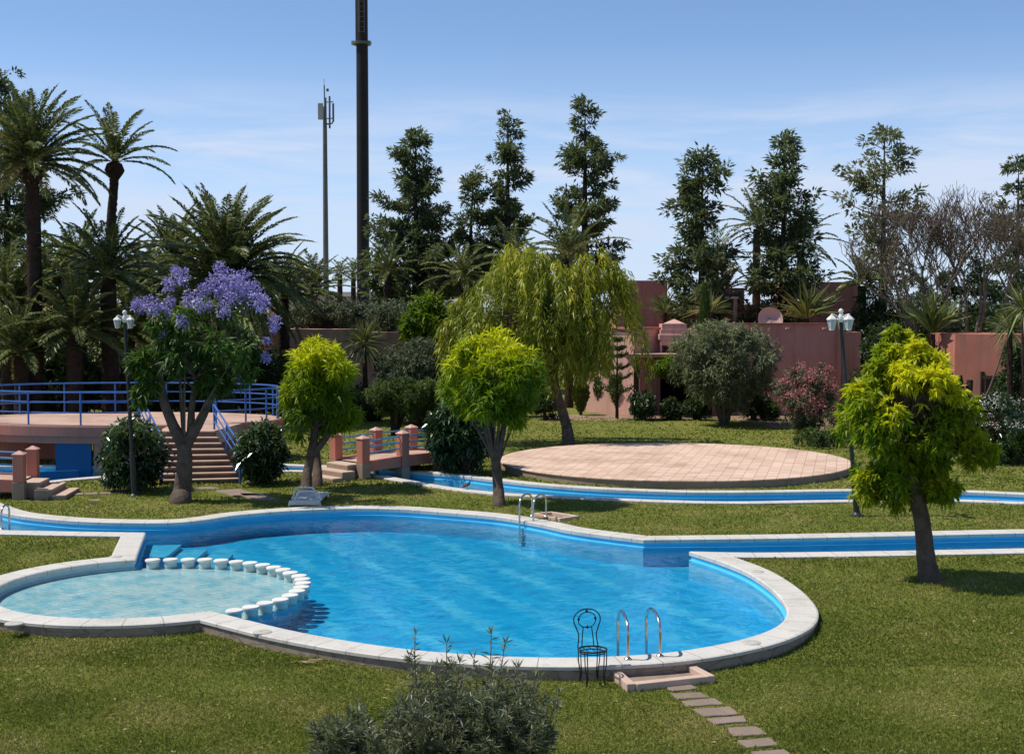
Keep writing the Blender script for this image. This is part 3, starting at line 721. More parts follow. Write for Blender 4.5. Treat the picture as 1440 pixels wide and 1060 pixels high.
# ------------------------------------------------------------------ footbridges
def pillar(parent_args, base, ztop, zmid, w=0.27, rz=0.0, label=None, parent=None):
    b = MB(); b.box((base[0], base[1], (zmid - 0.3) / 2), (w + 0.03, w + 0.03, zmid + 0.3), rz); p = b.build('post', M['brick'], parent, bevel=0.012)
    b = MB(); b.box((base[0], base[1], (zmid + ztop - 0.07) / 2 + 0.0005), (w, w, ztop - 0.07 - zmid), rz); b.build('post_shaft', M['pink'], p, bevel=0.012)
    b = MB(); z0 = ztop - 0.069
    b.box((base[0], base[1], z0 + 0.0125), (w + 0.04, w + 0.04, 0.024), rz); b.box((base[0], base[1], z0 + 0.066), (w + 0.035, w + 0.035, 0.082), rz, 0.12); b.build('post_cap', M['pink_light'], p)
    return p
def bridge(name, label, Pn, Pf, axis, near_s, far_s, length, zdeck, zbot, nsteps, step_dir):
    """Pn, Pf: ground points of the entry posts nearest and farthest from the camera"""
    Pn, Pf, ax = np.array(Pn[:2]), np.array(Pf[:2]), np.array(axis); ax = ax / np.linalg.norm(ax)
    rz = math.atan2(ax[1], ax[0])
    root = thing(name, label, 'footbridge', ((Pn[0] + Pf[0]) / 2, (Pn[1] + Pf[1]) / 2, 0), 'small pink footbridges over the canal')
    tops = {}
    for which, P0, ss in (('n', Pn, near_s), ('f', Pf, far_s)):
        for s in ss:
            p = P0 + ax * s; zt = zdeck(s) + (0.72 if s < 0.1 else 0.70)
            pillar(None, p, zt, max(0.02, zdeck(s) - 0.04) if s < 0.1 else zbot(s), 0.27, rz, parent=root)
    S = np.linspace(0.0, length, 13); wv = nrm(Pf - Pn)
    for P0, sg in ((Pn, 1), (Pf, -1)):                     # side beams and rails
        vs = []
        for s in S:
            p = P0 + ax * s
            for dd, z in ((-0.08, zbot(s)), (0.08, zbot(s)), (0.08, zdeck(s)), (-0.08, zdeck(s))): vs.append((*(p + wv * dd), z))
        fs = [[i * 4 + k, i * 4 + (k + 1) % 4, i * 4 + 4 + (k + 1) % 4, i * 4 + 4 + k] for i in range(len(S) - 1) for k in range(4)] + [[3, 2, 1, 0], [len(vs) - 4, len(vs) - 3, len(vs) - 2, len(vs) - 1]]
        b = MB(); b.add(vs, fs); b.build('side_beam', M['pink'], root)
        for h in (0.56, 0.39, 0.22):
            b = MB(); b.tube([(*(P0 + ax * s), zdeck(s) + h) for s in S], 0.025, 6); b.build('rail', M['blue_faded'], root, smooth=True)
    vs = []
    for s in S:
        for P0, dd in ((Pn, 0.081), (Pf, -0.081)):
            p = P0 + ax * s + wv * dd
            vs += [(*p, zdeck(s) - 0.14), (*p, zdeck(s) - 0.03)]
    fs = []
    for i in range(len(S) - 1):
        o = i * 4; fs += [[o + 1, o + 3, o + 7, o + 5], [o, o + 4, o + 6, o + 2]]
    b = MB(); b.add(vs, fs); b.build('deck', M['deck_tile'], root)
    for k in range(nsteps):                                # entry steps
        z = zdeck(0) - 0.03 - 0.15 * (k + 1) + 0.11
        d0, d1 = -ax * (0.34 * k - 0.10), -ax * (0.34 * (k + 1) + (0.12 if k == 0 else 0.0))
        wa = wv * (0.16 if k == 0 else -0.10)
        q = [Pn + d0 + wa, Pn + d1 + wa, Pf + d1 - wa, Pf + d0 - wa]
        if k: q = [Pn + d0 - ax * 0.14 + wa, Pn + d1 - ax * 0.14 + wa, Pf + d1 - ax * .14 - wa, Pf + d0 - ax * .14 - wa]
        b = MB(); b.prism([tuple(p) for p in q], -0.1, z - 0.04); s_ = b.build('step', M['brick'], root)
        b = MB(); b.prism([tuple(p) for p in q], z - 0.0395, z); b.build('tread', M['step'], s_, bevel=0.008)
    return root
zd = lambda s: 0.48 + 0.08 * math.sin(math.pi * min(max(s, 0), 4.2) / 4.2)
zb = lambda s: 0.19 + 0.05 * math.sin(math.pi * min(max(s, 0), 4.2) / 4.2)
P2 = G(511, 673); P1 = (-5.12, 39.2, 0)
bridge('footbridge', 'small pink footbridge over the canal beside the dark glossy bush', P2, P1, (0.707, 0.707), (0.0, 1.47, 2.9, 4.3), (0.0, 1.5, 2.88, 4.3), 4.3, zd, zb, 3, None)
Pa, Pb = G(28, 702), (G(28, 702)[0] - 0.10, G(28, 702)[1] + 1.25)
bridge('footbridge', 'small pink footbridge at the left edge in front of the terrace', Pa, Pb, (-0.997, -0.08), (0.0, 1.5, 2.9), (0.0, 1.5, 2.9), 3.2, zd, zb, 3, None)

# ------------------------------------------------------------------ lamps
def lantern_head(root, top, angles, s=1.0):
    x, y, z = top
    b = MB(); b.lathe((x, y, z), [(0.035, -0.10), (0.06, -0.06), (0.065, 0.04), (0.045, 0.09), (0.03, 0.12), (0.055, 0.15), (0.06, 0.18), (0.04, 0.215), (0.008, 0.235)], 14); b.build('hub', M['white_metal'], root, smooth=True)
    for a in angles:
        ux, uy = math.cos(R(a)), math.sin(R(a)); r = 0.235 * s
        b = MB(); b.tube([(x + ux * .03, y + uy * .03, z - 0.02), (x + ux * r * .5, y + uy * r * .5, z + 0.07), (x + ux * r * .9, y + uy * r * .9, z + 0.10), (x + ux * r, y + uy * r, z + 0.06)], 0.016, 8); b.build('arm', M['white_metal'], root, smooth=True)
        c = (x + ux * r, y + uy * r, z)
        b = MB(); b.lathe((c[0], c[1], z), [(0.062 * s, -0.265 * s), (0.115 * s, -0.03 * s)], 6); ln = b.build('lantern', M['frost'], root)
        b = MB()
        for k in range(6):
            q = R(60 * k); cs, sn = math.cos(q), math.sin(q)
            b.tube([(c[0] + cs * .064 * s, c[1] + sn * .064 * s, z - .265 * s), (c[0] + cs * .117 * s, c[1] + sn * .117 * s, z - .03 * s)], 0.008, 5)
        b.lathe((c[0], c[1], z), [(0.03 * s, -.30 * s), (0.068 * s, -.285 * s), (.068 * s, -.262 * s), (.03 * s, -.258 * s)], 6); b.build('lantern_frame', M['white_metal'], ln)
        b = MB(); b.lathe((c[0], c[1], z), [(0.138 * s, -0.032 * s), (0.138 * s, -0.012 * s), (0.085 * s, 0.045 * s), (0.04 * s, 0.075 * s), (0.03 * s, 0.09 * s), (0.034 * s, 0.105 * s), (0.01 * s, 0.125 * s)], 6); b.build('lantern_roof', M['white_metal'], ln)
def lamp(label, base, top, angles, s=1.0):
    root = thing('garden_lamp', label, 'street lamp', base, 'white lantern lamps on dark poles')
    b0, t0 = np.array(base), np.array(top)
    b = MB(); b.tube([b0 + (0, 0, -0.1), b0 + (0, 0, 0.02), b0 + (t0 - b0) * 0.25, b0 + (t0 - b0) * 0.252, t0 + (0, 0, -0.06)], [0.075, 0.075, 0.07, 0.052, 0.045], 12); b.build('pole', M['post'], root, smooth=True)
    b = MB(); b.lathe((b0[0], b0[1], b0[2]), [(0.16, -0.02), (0.16, 0.02), (0.10, 0.05), (0.076, 0.09)], 14); b.build('pole_foot', M['post'], root, smooth=True)
    lantern_head(root, top, angles, s)
g = G(1205, 725); lamp('leaning dark lamp post with white lanterns behind the yellow green tree at right', g, W(1182.5, 448, g[1]), (188, -48, 68), 0.92)
g = G(189, 698); lamp('slim dark lamp post with white lanterns by the purple flowering tree', g, W(175.5, 449, g[1]), (200, -25, 85), 0.78)

# ------------------------------------------------------------------ pool ladders
def ladder(label, anchors, pools, top, treads=True):
    root = thing('pool_ladder', label, 'pool ladder', (anchors[0][0], anchors[0][1], ZT), 'curved steel pool ladders')
    for a, p in zip(anchors, pools):
        a = np.array((*a, ZT)); p = np.array((*p, ZT)); d = p - a
        pts = [a + (0, 0, -0.02), a + (0, 0, 0.18)] + [a + d * (0.5 - 0.5 * math.cos(t)) * 1.0 + np.array((0, 0, 0.22 + (top - 0.22) * math.sin(t) ** 0.8)) - d * 0.06 * math.sin(2 * t) for t in np.linspace(0.12, math.pi - 0.12, 16)] + [p + (0, 0, 0.1), p + (0, 0, -0.5)]
        b = MB(); b.tube(pts, 0.022, 10); b.build('rail', M['steel'], root, smooth=True)
        b = MB(); b.lathe((a[0], a[1], ZT), [(0.055, 0), (0.055, 0.012), (0.03, 0.03), (0.024, 0.045)], 14); b.build('flange', M['steel'], root, smooth=True)
    p, q = np.array((*pools[0], 0)), np.array((*pools[1], 0))
    for z in (-0.26, -0.42):
        b = MB(); b.beam(p + (0, 0, z), q + (0, 0, z), 0.08, 0.025); b.build('tread', M['steel'], root)
ladder('curved steel pool ladder on the near coping beside the iron chair', [G(883, 927, ZT)[:2], G(928, 922.5, ZT)[:2]], [(W(869, 900, 18.92)[0], 18.92), (W(909, 900, 19.05)[0], 19.05)], 0.56)
ladder('curved steel pool ladder on the far coping', [(0.46, 30.85), (0.78, 30.75)], [(0.17, 30.22), (0.48, 30.12)], 0.56)
ladder('steel pool ladder at the far left edge on the canal bank', [(-11.03, 29.0), (-11.6, 29.03)], [(-11.02, 29.42), (-11.6, 29.45)], 0.5)

# ------------------------------------------------------------------ wrought iron chair
g = G(833, 961, -0.15); gz = hz(g[0], g[1]); g = (g[0], g[1], gz)
ch = thing('iron_chair', 'black wrought iron chair with round scrolled back standing on the grass by the pool', 'chair', g)
fd = nrm(np.array((0.30, -0.95, 0.0))); rd = np.array((-fd[1], fd[0], 0.0)); up = np.array((0, 0, 1.0)); gb = np.array(g)
def cp(r, f, z): return gb + rd * r + fd * f + up * z
b = MB(); b.tube([cp(0.19 * math.cos(a), 0.18 * math.sin(a), 0.46) for a in np.linspace(0, 2 * math.pi, 28, endpoint=False)], 0.012, 8, True)
b.tube([cp(0.17 * math.cos(a), 0.16 * math.sin(a), 0.425) for a in np.linspace(0, 2 * math.pi, 28, endpoint=False)], 0.008, 8, True)
for k in (-0.09, 0, 0.09): b.tube([cp(k, -0.16, 0.458), cp(k, 0.16, 0.458)], 0.006, 6)
b.build('seat', M['iron'], ch, smooth=True)
for sx, sf in ((1, 1), (-1, 1), (1, -1), (-1, -1)):
    b = MB()
    for o in (0.0, 0.035): b.tube([cp(sx * (0.155 - o), sf * 0.12, 0.45), cp(sx * (0.15 - o), sf * 0.125, 0.28), cp(sx * (0.125 - o * .5), sf * 0.12, 0.12), cp(sx * 0.135, sf * 0.135, -0.02)], 0.0075, 7)
    b.build('leg', M['iron'], ch, smooth=True)
b = MB(); tilt = lambda z: -0.17 - 0.10 * max(0, z - 0.46)
loop = [cp(sx * wx, tilt(z), z) for sx, pts in ((-1, [(0.145, 0.45), (0.13, 0.55), (0.125, 0.63), (0.16, 0.72), (0.185, 0.78), (0.19, 0.84)]),) for wx, z in pts]
arc_ = [cp(0.19 * math.cos(a), tilt(0.84 + 0.12 * math.sin(a)), 0.82 + 0.135 * math.sin(a)) for a in np.linspace(math.pi, 0, 14)]
loop2 = [cp(wx, tilt(z), z) for wx, z in [(0.185, 0.78), (0.16, 0.72), (0.125, 0.63), (0.13, 0.55), (0.145, 0.45)]]
b.tube(loop + arc_ + loop2, 0.0085, 8)
b.tube([cp(0.125 * math.cos(a), tilt(0.82), 0.81 + 0.105 * math.sin(a)) for a in np.linspace(0, 2 * math.pi, 24, endpoint=False)], 0.007, 7, True)
for sx in (-1, 1): b.tube([cp(sx * 0.06, tilt(0.7), 0.715), cp(sx * 0.075, tilt(0.6), 0.6), cp(sx * 0.085, tilt(0.46), 0.46)], 0.0075, 7)
b.build('backrest', M['iron'], ch, smooth=True)
b = MB()
for r_, z in ((0, 0.925), (-0.118, 0.825), (0.118, 0.825), (0, 0.715)):
    b.lathe(cp(r_, tilt(z), z - 0.018), [(0.004, -0.004), (0.017, 0.01), (0.018, 0.024), (0.004, 0.042)], 8)
b.tube([cp(0, tilt(.95), 0.955), cp(0, tilt(.92), 0.92)], 0.007, 6)
b.build('scrollwork', M['iron'], ch, smooth=True)

# ------------------------------------------------------------------ sun lounger
g = (W(430, 700, 33.0)[0], 32.95, 0.0)
lo = thing('sun_lounger', 'low white plastic sun lounger on the grass at the far pool edge', 'sun lounger', g)
lx, ly = g[0], g[1]
b = MB()
for k in range(12): b.box((lx, ly - 0.05 + 0.14 * k, 0.115), (0.60, 0.10, 0.028), 0.0)
b.box((lx - 0.32, ly + 0.72, 0.10), (0.06, 1.75, 0.07)); b.box((lx + 0.32, ly + 0.72, 0.10), (0.05, 1.75, 0.07)); b.box((lx, ly - 0.15, 0.085), (0.74, 0.07, 0.11))
b.build('bed', M['white_plastic'], lo, bevel=0.008)
for sx in (-1, 1):
    for k in (0, 1):
        b = MB(); b.tube([(lx + sx * 0.34, ly - 0.12 + 1.5 * k, 0.14), (lx + sx * 0.38, ly - 0.15 + 1.5 * k, 0.0)], 0.035, 8); b.build('leg', M['white_plastic'], lo, smooth=True)
def hoop(cx, y, wd, h):
    q = [(cx - wd / 2 - 0.03, y - 0.05, 0.12), (cx - wd / 2, y, 0.20), (cx - wd / 2 + 0.03, y + 0.01, h - 0.07), (cx - wd / 2 + 0.10, y + 0.02, h - 0.01), (cx, y + 0.03, h), (cx + wd / 2 - 0.10, y + 0.02, h - 0.01), (cx + wd / 2 - 0.03, y + 0.01, h - 0.07), (cx + wd / 2, y, 0.20), (cx + wd / 2 + 0.05, y - 0.05, 0.12)]
    bb = MB(); bb.tube(q, 0.027, 8); return bb
hoop(lx - 0.06, ly + 0.30, 0.56, 0.40).build('hoop', M['white_plastic'], lo, smooth=True)
hoop(lx + 0.05, ly + 0.05, 0.58, 0.345).build('hoop', M['white_plastic'], lo, smooth=True)

# ------------------------------------------------------------------ bird on the canal bank
g = G(657, 687.5, ZT); bx, by = g[0], g[1]
b = MB()
b.tube([(bx - 0.17, by + 0.02, ZT + 0.035), (bx - 0.10, by, ZT + 0.07), (bx - 0.03, by, ZT + 0.11), (bx + 0.035, by, ZT + 0.135), (bx + 0.06, by, ZT + 0.175), (bx + 0.068, by, ZT + 0.205), (bx + 0.10, by, ZT + 0.205), (bx + 0.118, by, ZT + 0.20)], [0.010, 0.028, 0.058, 0.05, 0.030, 0.028, 0.014, 0.004], 10)
for s in (-1, 1): b.tube([(bx - 0.005, by + s * 0.02, ZT + 0.08), (bx, by + s * 0.02, ZT)], 0.006, 5)
M['feather'] = mottled('brown_grey_feathers', (0.06, 0.042, 0.036), (0.19, 0.16, 0.155), 22, 0.7, 0.2, fine=70)
tag(b.build('bird', M['feather'], origin=(bx, by, ZT), smooth=True), 'small brownish bird standing on the near white edge of the canal', 'bird')

# ------------------------------------------------------------------ stub posts dividing the paddling end
angs = np.linspace(103, -44, 21)
proto = None
for i, a in enumerate(angs):
    r = 2.60 + (0.06 if abs(a) < 25 else 0)
    loc = (KC[0] + r * math.cos(R(a)), KC[1] + r * math.sin(R(a)), -0.158)
    if proto is None:
        proto = thing('pool_bollard', 'x', 'bollard', loc, 'capped stub posts dividing the paddling pool from the main pool')
        b = MB(); b.lathe(loc, [(0.118, 0), (0.118, 0.06), (0.119, 0.10), (0.120, 0.135)], 22); b.build('stub', M['stub'], proto, smooth=True)
        b = MB(); b.lathe(loc, [(0.115, 0.13), (0.138, 0.134), (0.144, 0.142), (0.144, 0.168), (0.136, 0.180), (0.02, 0.184)], 26); b.build('cap', M['cap'], proto, smooth=True)
        o = proto
    else: o = copy_tree(proto, loc, rz=0.7 * i, scale=1.0 - 0.012 * (i % 3))
    o['label'] = ('squat white capped stub post in the curved row between the two pools' if 0 < i < 20 else
                  'first stub post of the curved row, against the coping corner at the back' if i == 0 else
                  'last stub post of the curved row, half tucked behind the front coping')

# ------------------------------------------------------------------ paving stones and foot baths
def stone(pts, z0, h, label, group, seed):
    rr = random.Random(seed); q = []
    m = len(pts)
    for i in range(m):
        p0, p1 = pts[i], pts[(i + 1) % m]
        for t in (0.0, 0.33, 0.66): q.append((p0[0] + (p1[0] - p0[0]) * t + rr.uniform(-.012, .012), p0[1] + (p1[1] - p0[1]) * t + rr.uniform(-.012, .012)))
    b = MB(); b.prism(q, z0 - 0.08, z0 + h); c = np.mean(q, 0)
    o = b.build('stepping_stone', M['paver'], origin=(c[0], c[1], z0), bevel=0.012)
    tag(o, label, 'paving stone', group); KEEP.append((c[0], c[1], np.ptp([p[0] for p in q]) / 2, np.ptp([p[1] for p in q]) / 2))
near = [[(932, 963), (968, 960), (981, 968), (945, 972)], [(943, 975), (985, 973), (998, 980), (953, 983)], [(957, 986), (1004, 981), (1018, 990), (968, 993)],
        [(974, 997), (1028, 993), (1037, 1004), (990, 1007)], [(993, 1010), (1045, 1006), (1051, 1014), (1006, 1018)], [(1022, 1023), (1064, 1021), (1079, 1032), (1030, 1035)],
        [(1036, 1041), (1082, 1037), (1096, 1047), (1050, 1051)], [(1056, 1056), (1104, 1053), (1120, 1064), (1070, 1068)], [(1078, 1075), (1126, 1070), (1142, 1082), (1092, 1086)]]
names = ['first', 'second', 'third', 'fourth', 'fifth', 'sixth', 'seventh', 'eighth', 'ninth']
for i, q in enumerate(near):
    pts = [G(x, y, -0.13)[:2] for x, y in q]
    stone(pts, hz(*np.mean(pts, 0)), 0.028, f'{names[i]} grey stepping stone in the grass counting from the wooden coloured foot bath', 'stepping stones leading to the near pool ladder', i)
far = [[(463 - 220, 686), (300, 685), (311, 688), (240, 689)], [(300, 690), (338, 688), (366, 697), (330, 698)], [(336, 694), (372, 695), (394, 704), (352, 703)]]
for i, q in enumerate(far):
    stone([G(x, y)[:2] for x, y in q], 0, 0.02, ['long pale paving slab at the foot of the terrace stairs', 'pale paving slab right of the forked trunk', 'pale paving slab nearest the white lounger'][i], 'pale slabs in front of the terrace stairs', 40 + i)
xsl = [88, 104, 121, 141, 160, 183, 205]
for i in range(len(xsl) - 1):
    y0 = 695.5 - 0.03 * (xsl[i] - 88) - (i > 3) * 1.0
    stone([G(xsl[i], y0 - 1)[:2], G(xsl[i + 1] - 3, y0 - 1.5)[:2], G(xsl[i + 1] - 4, y0 + 1)[:2], G(xsl[i] - 2, y0 + 1.5)[:2]], 0, 0.022, 'thin pale stone in the line from the left footbridge to the stairs', 'line of thin stones along the left lawn', 60 + i)
stone([G(1168, 781)[:2], G(1190, 782)[:2], G(1194, 786)[:2], G(1172, 786)[:2]], 0, 0.03, 'single pinkish slab in the grass by the right canal bank', None, 90)
stone([G(126, 703)[:2], G(140, 702)[:2], G(141, 705)[:2], G(127, 705)[:2]], 0, 0.02, 'lone pale stone in the left lawn by the lamp', None, 91)

g0 = -0.15
fb = thing('foot_bath', 'shallow pinkish stone foot bath against the near pool wall', 'foot bath', G(930, 950, g0))
A_, B_, C_, D_ = [np.array(G(*q, g0 + 0.10)) for q in ((861, 944), (888, 962), (1000, 951), (964, 936))]
b = MB(); b.beam(A_ + (0, 0.25, -0.07), B_ + (0, 0, -0.07), 0.12, 0.16); b.build('side_curb', M['step'], fb, bevel=0.01)
b = MB(); b.beam(D_ + (0, 0.2, -0.07), C_ + (0, 0, -0.07), 0.12, 0.161); b.build('side_curb', M['step'], fb, bevel=0.01)
b = MB(); b.beam(B_ + (0.05, 0.06, -0.072), C_ + (-0.05, 0.06, -0.072), 0.13, 0.155); b.build('front_curb', M['step'], fb, bevel=0.01)
b = MB(); b.prism([A_[:2] + (0.0, 0.3), B_[:2] + (0, 0.05), C_[:2] + (0, 0.05), D_[:2] + (0, 0.3)], g0 - 0.1, g0 + 0.035); b.build('tray_floor', M['brick'], fb)
KEEP.append((A_[0] + 0.55, A_[1] + 0.1, 0.8, 0.45))
fb = thing('foot_bath', 'flat stone foot bath frame in the grass behind the far pool ladder', 'foot bath', G(783, 726))
A_, B_, C_, D_ = [np.array(G(*q, 0.03)) for q in ((752, 724), (787, 731), (811, 727.5), (776, 722))]
for p, q in ((A_, B_), (B_, C_), (C_, D_), (D_, A_)):
    b = MB(); d = nrm(q - p); b.beam(p - d * 0.04, q - d * 0.045, 0.10, 0.09); b.build('curb', M['step'], fb, bevel=0.008)
b = MB(); b.prism([A_[:2], B_[:2], C_[:2], D_[:2]], -0.1, 0.012); b.build('tray_floor', M['brick'], fb)

# dry frond lying by the wall
g = G(432, 932, -0.15); gz = hz(g[0], g[1]); lv = Leaves(); rr = np.random.default_rng(3)
t = rr.uniform(0, 1, 26); P = np.c_[g[0] - 0.3 + 0.5 * t, g[1] - 0.1 + 0.16 * t + rr.normal(0, 0.02, 26), np.full(26, gz + 0.03)]
lv.add(P, np.c_[np.full(26, 1.0), 0.25 + rr.normal(0, 0.25, 26), rr.uniform(0.0, 0.12, 26)], rr.uniform(0.14, 0.26, 26), 0.025, rr.uniform(0, 1, 26), 0.05)
M['straw_leaf'] = leaf_mat('dry_frond_leaf', [(0, (0.30, 0.20, 0.10)), (1, (0.50, 0.37, 0.21))], 0.15)
tag(lv.build('dry_palm_frond', M['straw_leaf'], origin=(g[0], g[1], gz)), 'dry tan palm frond lying on the grass beside the near pool wall', 'palm frond')

# ------------------------------------------------------------------ houses
def X_(px, d): return (px - CX) / F_PX * d
def zz(py, d): return W(CX, py, d)[2]
def wallbox(b, px0, px1, d, ytop, depth=5.0, z0=-0.2, skew=0.0):
    b.prism([(X_(px0, d), d), (X_(px1, d), d + skew), (X_(px1, d), d + skew + depth), (X_(px0, d), d + depth)], z0, zz(ytop, d))
ho = thing('pink_house', 'rambling pink and red flat roofed house with small tower and raised wings', 'house', (X_(990, 63), 63, 0))
b = MB(); b.prism([(X_(892, 61), 61.0), (X_(929, 62.4), 62.4), (X_(929, 62.4), 68), (X_(824, 68), 68), (X_(824, 63.2), 63.2)], -0.2, zz(463, 61.4)); b.build('front_wall', M['pink_light'], ho)
b = MB(); b.prism([(X_(892, 61) - 0.05, 60.93), (X_(930, 62.4), 62.3), (X_(930, 62.4), 62.7), (X_(824, 63.2), 63.6), (X_(824, 63.2), 63.1)], zz(463, 61.4) + 0.001, zz(460.5, 61.4)); b.build('parapet', M['pink'], ho)
b = MB(); d = 61.6; b.prism([(X_(929, d), d), (X_(1003, d), d), (X_(1003, d), d + 5), (X_(929, d), d + 5)], zz(500, d), zz(464, d)); b.build('tower', M['pink_light'], ho)
b = MB(); b.prism([(X_(926.5, d), d - 0.12), (X_(1004, d), d - 0.12), (X_(1004, d), d + 3), (X_(926.5, d), d + 3)], zz(478, d), zz(470, d)); b.build('cornice', M['pink_light'], ho, bevel=0.03)
b = MB(); wallbox(b, 931, 966, 61.7, 455.5, 1.2, zz(464, 61.6) + 0.002); b.build('tower_parapet', M['pink_light'], ho)
b = MB(); x0, x1, zc = X_(935, 62), X_(962, 62), zz(455, 62); b.add([(x0, 61.75, zc), (x1, 61.75, zc), (x1, 62.6, zc), (x0, 62.6, zc), ((x0 + x1) / 2, 62.2, zz(448.5, 62))], [[0, 1, 4], [1, 2, 4], [2, 3, 4], [3, 0, 4], [3, 2, 1, 0]]); b.build('pyramid_cap', M['pink_light'], ho)
for p0, p1 in ((931, 940), (947, 962), (970, 984)):
    b = MB(); b.box(((X_(p0, d) + X_(p1, d)) / 2, d - 0.0, (zz(486, d) + zz(497, d)) / 2), (X_(p1, d) - X_(p0, d), 0.06, zz(486, d) - zz(497, d))); wn = b.build('window', M['dark_wood'], ho)
    b = MB(); b.box(((X_(p0, d) + X_(p1, d)) / 2, d - 0.03, (zz(486, d) + zz(497, d)) / 2), (X_(p1, d) - X_(p0, d) - 0.1, 0.03, zz(486, d) - zz(497, d) - 0.09)); b.build('pane', M['glass'], wn)
b = MB(); b.prism([(X_(882, 60.3), 60.4), (X_(970, 60.3), 60.4), (X_(970, 60.3), 65), (X_(882, 60.3), 62.5)], zz(502.5, 60.4), zz(497.5, 60.4)); b.build('porch_roof', M['brown_render'], ho, bevel=0.02)
b = MB(); b.box((X_(903.5, 60.8), 60.8, zz(502.5, 60.4) / 2 - 0.02), (0.24, 0.24, zz(502.5, 60.4) - 0.002)); b.build('porch_column', M['pink'], ho)
b = MB(); b.box((X_(894.5, 60.7), 60.7, zz(502.5, 60.4) / 2 - 0.02), (0.2, 0.2, zz(502.5, 60.4) - 0.002)); b.build('porch_column', M['dark_wood'], ho)
b = MB(); b.prism([(X_(893, 65.5), 65.5), (X_(1010, 65.5), 65.5), (X_(1010, 65.5), 66), (X_(893, 65.5), 66)], -0.2, zz(499, 61.6)); b.build('porch_back', M['dark_wood'], ho)  # shade of the porch interior put into the wall's dark brown colour
b = MB(); wallbox(b, 1002, 1183, 61.2, 456, 6); b.build('garden_wing', M['pink_dark'], ho)
b = MB(); b.prism([(X_(1001, 61.2), 61.1), (X_(1184, 61.2), 61.1), (X_(1184, 61.2), 61.5), (X_(1001, 61.2), 61.5)], zz(456, 61.2) + 0.002, zz(454.2, 61.2)); b.build('parapet', M['pink'], ho)
b = MB(); wallbox(b, 1183.5, 1211, 63.4, 467, 4); b.build('low_wing', M['pink_dark'], ho)
b = MB(); wallbox(b, 868, 938, 70, 394.5, 5); b.build('upper_wing', M['pink_dark'], ho)
b = MB(); wallbox(b, 938.5, 1112, 71.2, 428, 5); b.build('upper_wing', M['pink_dark'], ho)
b = MB(); wallbox(b, 988, 1046, 68.5, 405, 2.4); b.build('roof_room', M['pink_dark'], ho)
b = MB(); b.box((X_(1008, 68.4), 68.46, (zz(432, 68.4) + zz(458, 68.4)) / 2), (0.40, 0.06, 1.0)); b.build('door', M['dark_wood'], ho)
b = MB(); b.prism([(X_(998, 66.6), 66.6), (X_(1038, 66.6), 66.6), (X_(1038, 66.6), 68.45), (X_(998, 66.6), 68.45)], zz(420, 66.6), zz(417, 66.6)); b.build('awning', M['white_wall'], ho)
b = MB(); b.box((X_(1033, 66.8), 66.8, (zz(420.2, 66.6) + 3.6) / 2), (0.2, 0.2, zz(420.2, 66.6) - 3.6)); b.build('roof_column', M['pink_light'], ho)
b = MB(); wallbox(b, 1112.5, 1209, 70, 396.5, 5); b.build('upper_wing', M['pink_dark'], ho)
for px in (1012, 1058, 1106, 1158):
    b = MB(); b.box((X_(px, 61.2), 61.08, zz(462, 61.2)), (0.16, 0.24, 0.09)); b.build('roof_spout', M['pink_light'], ho, bevel=0.01)
b = MB(); b.tube([(X_(1176, 61.1), 61.14, zz(457, 61.2)), (X_(1176, 61.1), 61.14, 0.1)], 0.045, 8); b.build('drainpipe', M['pink'], ho, smooth=True)
# dish on the roof
c = (X_(1083, 62), 62.0, zz(449, 62)); dr = 0.57
b = MB(); vs = []; nseg = 28
for r, y in ((0.02, 0.12), (0.3, 0.085), (0.5, 0.02), (dr - 0.03, -0.03), (dr, -0.04), (dr, -0.02), (0.5, 0.05), (0.3, 0.11), (0.02, 0.15)):
    for k in range(nseg):
        a = 2 * math.pi * k / nseg; vs.append((c[0] + r * math.cos(a), c[1] + y + 0.12 * math.sin(a), c[2] + r * math.sin(a)))
fs = [[i * nseg + k, i * nseg + (k + 1) % nseg, (i + 1) * nseg + (k + 1) % nseg, (i + 1) * nseg + k] for i in range(8) for k in range(nseg)]
di = thing('satellite_dish', 'round pinkish satellite dish standing on the house roof', 'satellite dish', (c[0], c[1] + 0.3, zz(456, 61.2)))
M['dish'] = mottled('dusty_pink_dish', (0.42, 0.30, 0.27), (0.52, 0.39, 0.35), 1.5, 0.6, 0.2, fine=20)
b.add(vs, fs); b.build('reflector', M['dish'], di, smooth=True)
b = MB(); b.tube([(c[0], c[1] + 0.3, zz(457, 61.2)), (c[0], c[1] + 0.3, c[2] - 0.1), (c[0], c[1] + 0.12, c[2])], 0.04, 8); b.build('bracket', M['grey_mast'], di)
# roof aerial
ar = thing('roof_aerial', 'thin television aerial on a pole above the red wing', 'aerial', (X_(1149, 72), 72, zz(397, 70)))
b = MB(); b.tube([(X_(1149, 72), 72, zz(397, 70)), (X_(1149, 72), 72, zz(362, 72))], 0.035, 6); b.build('pole', M['grey_mast'], ar)
b = MB(); b.tube([(X_(1143, 72), 72, zz(365, 72)), (X_(1153, 72), 72, zz(365, 72))], 0.03, 5)
for k in range(4): b.tube([(X_(1144 + 2.6 * k, 72), 71.7, zz(365, 72) + .02), (X_(1144 + 2.6 * k, 72), 72.3, zz(365, 72) + .02)], 0.02, 4)
b.build('crossbar', M['grey_mast'], ar)

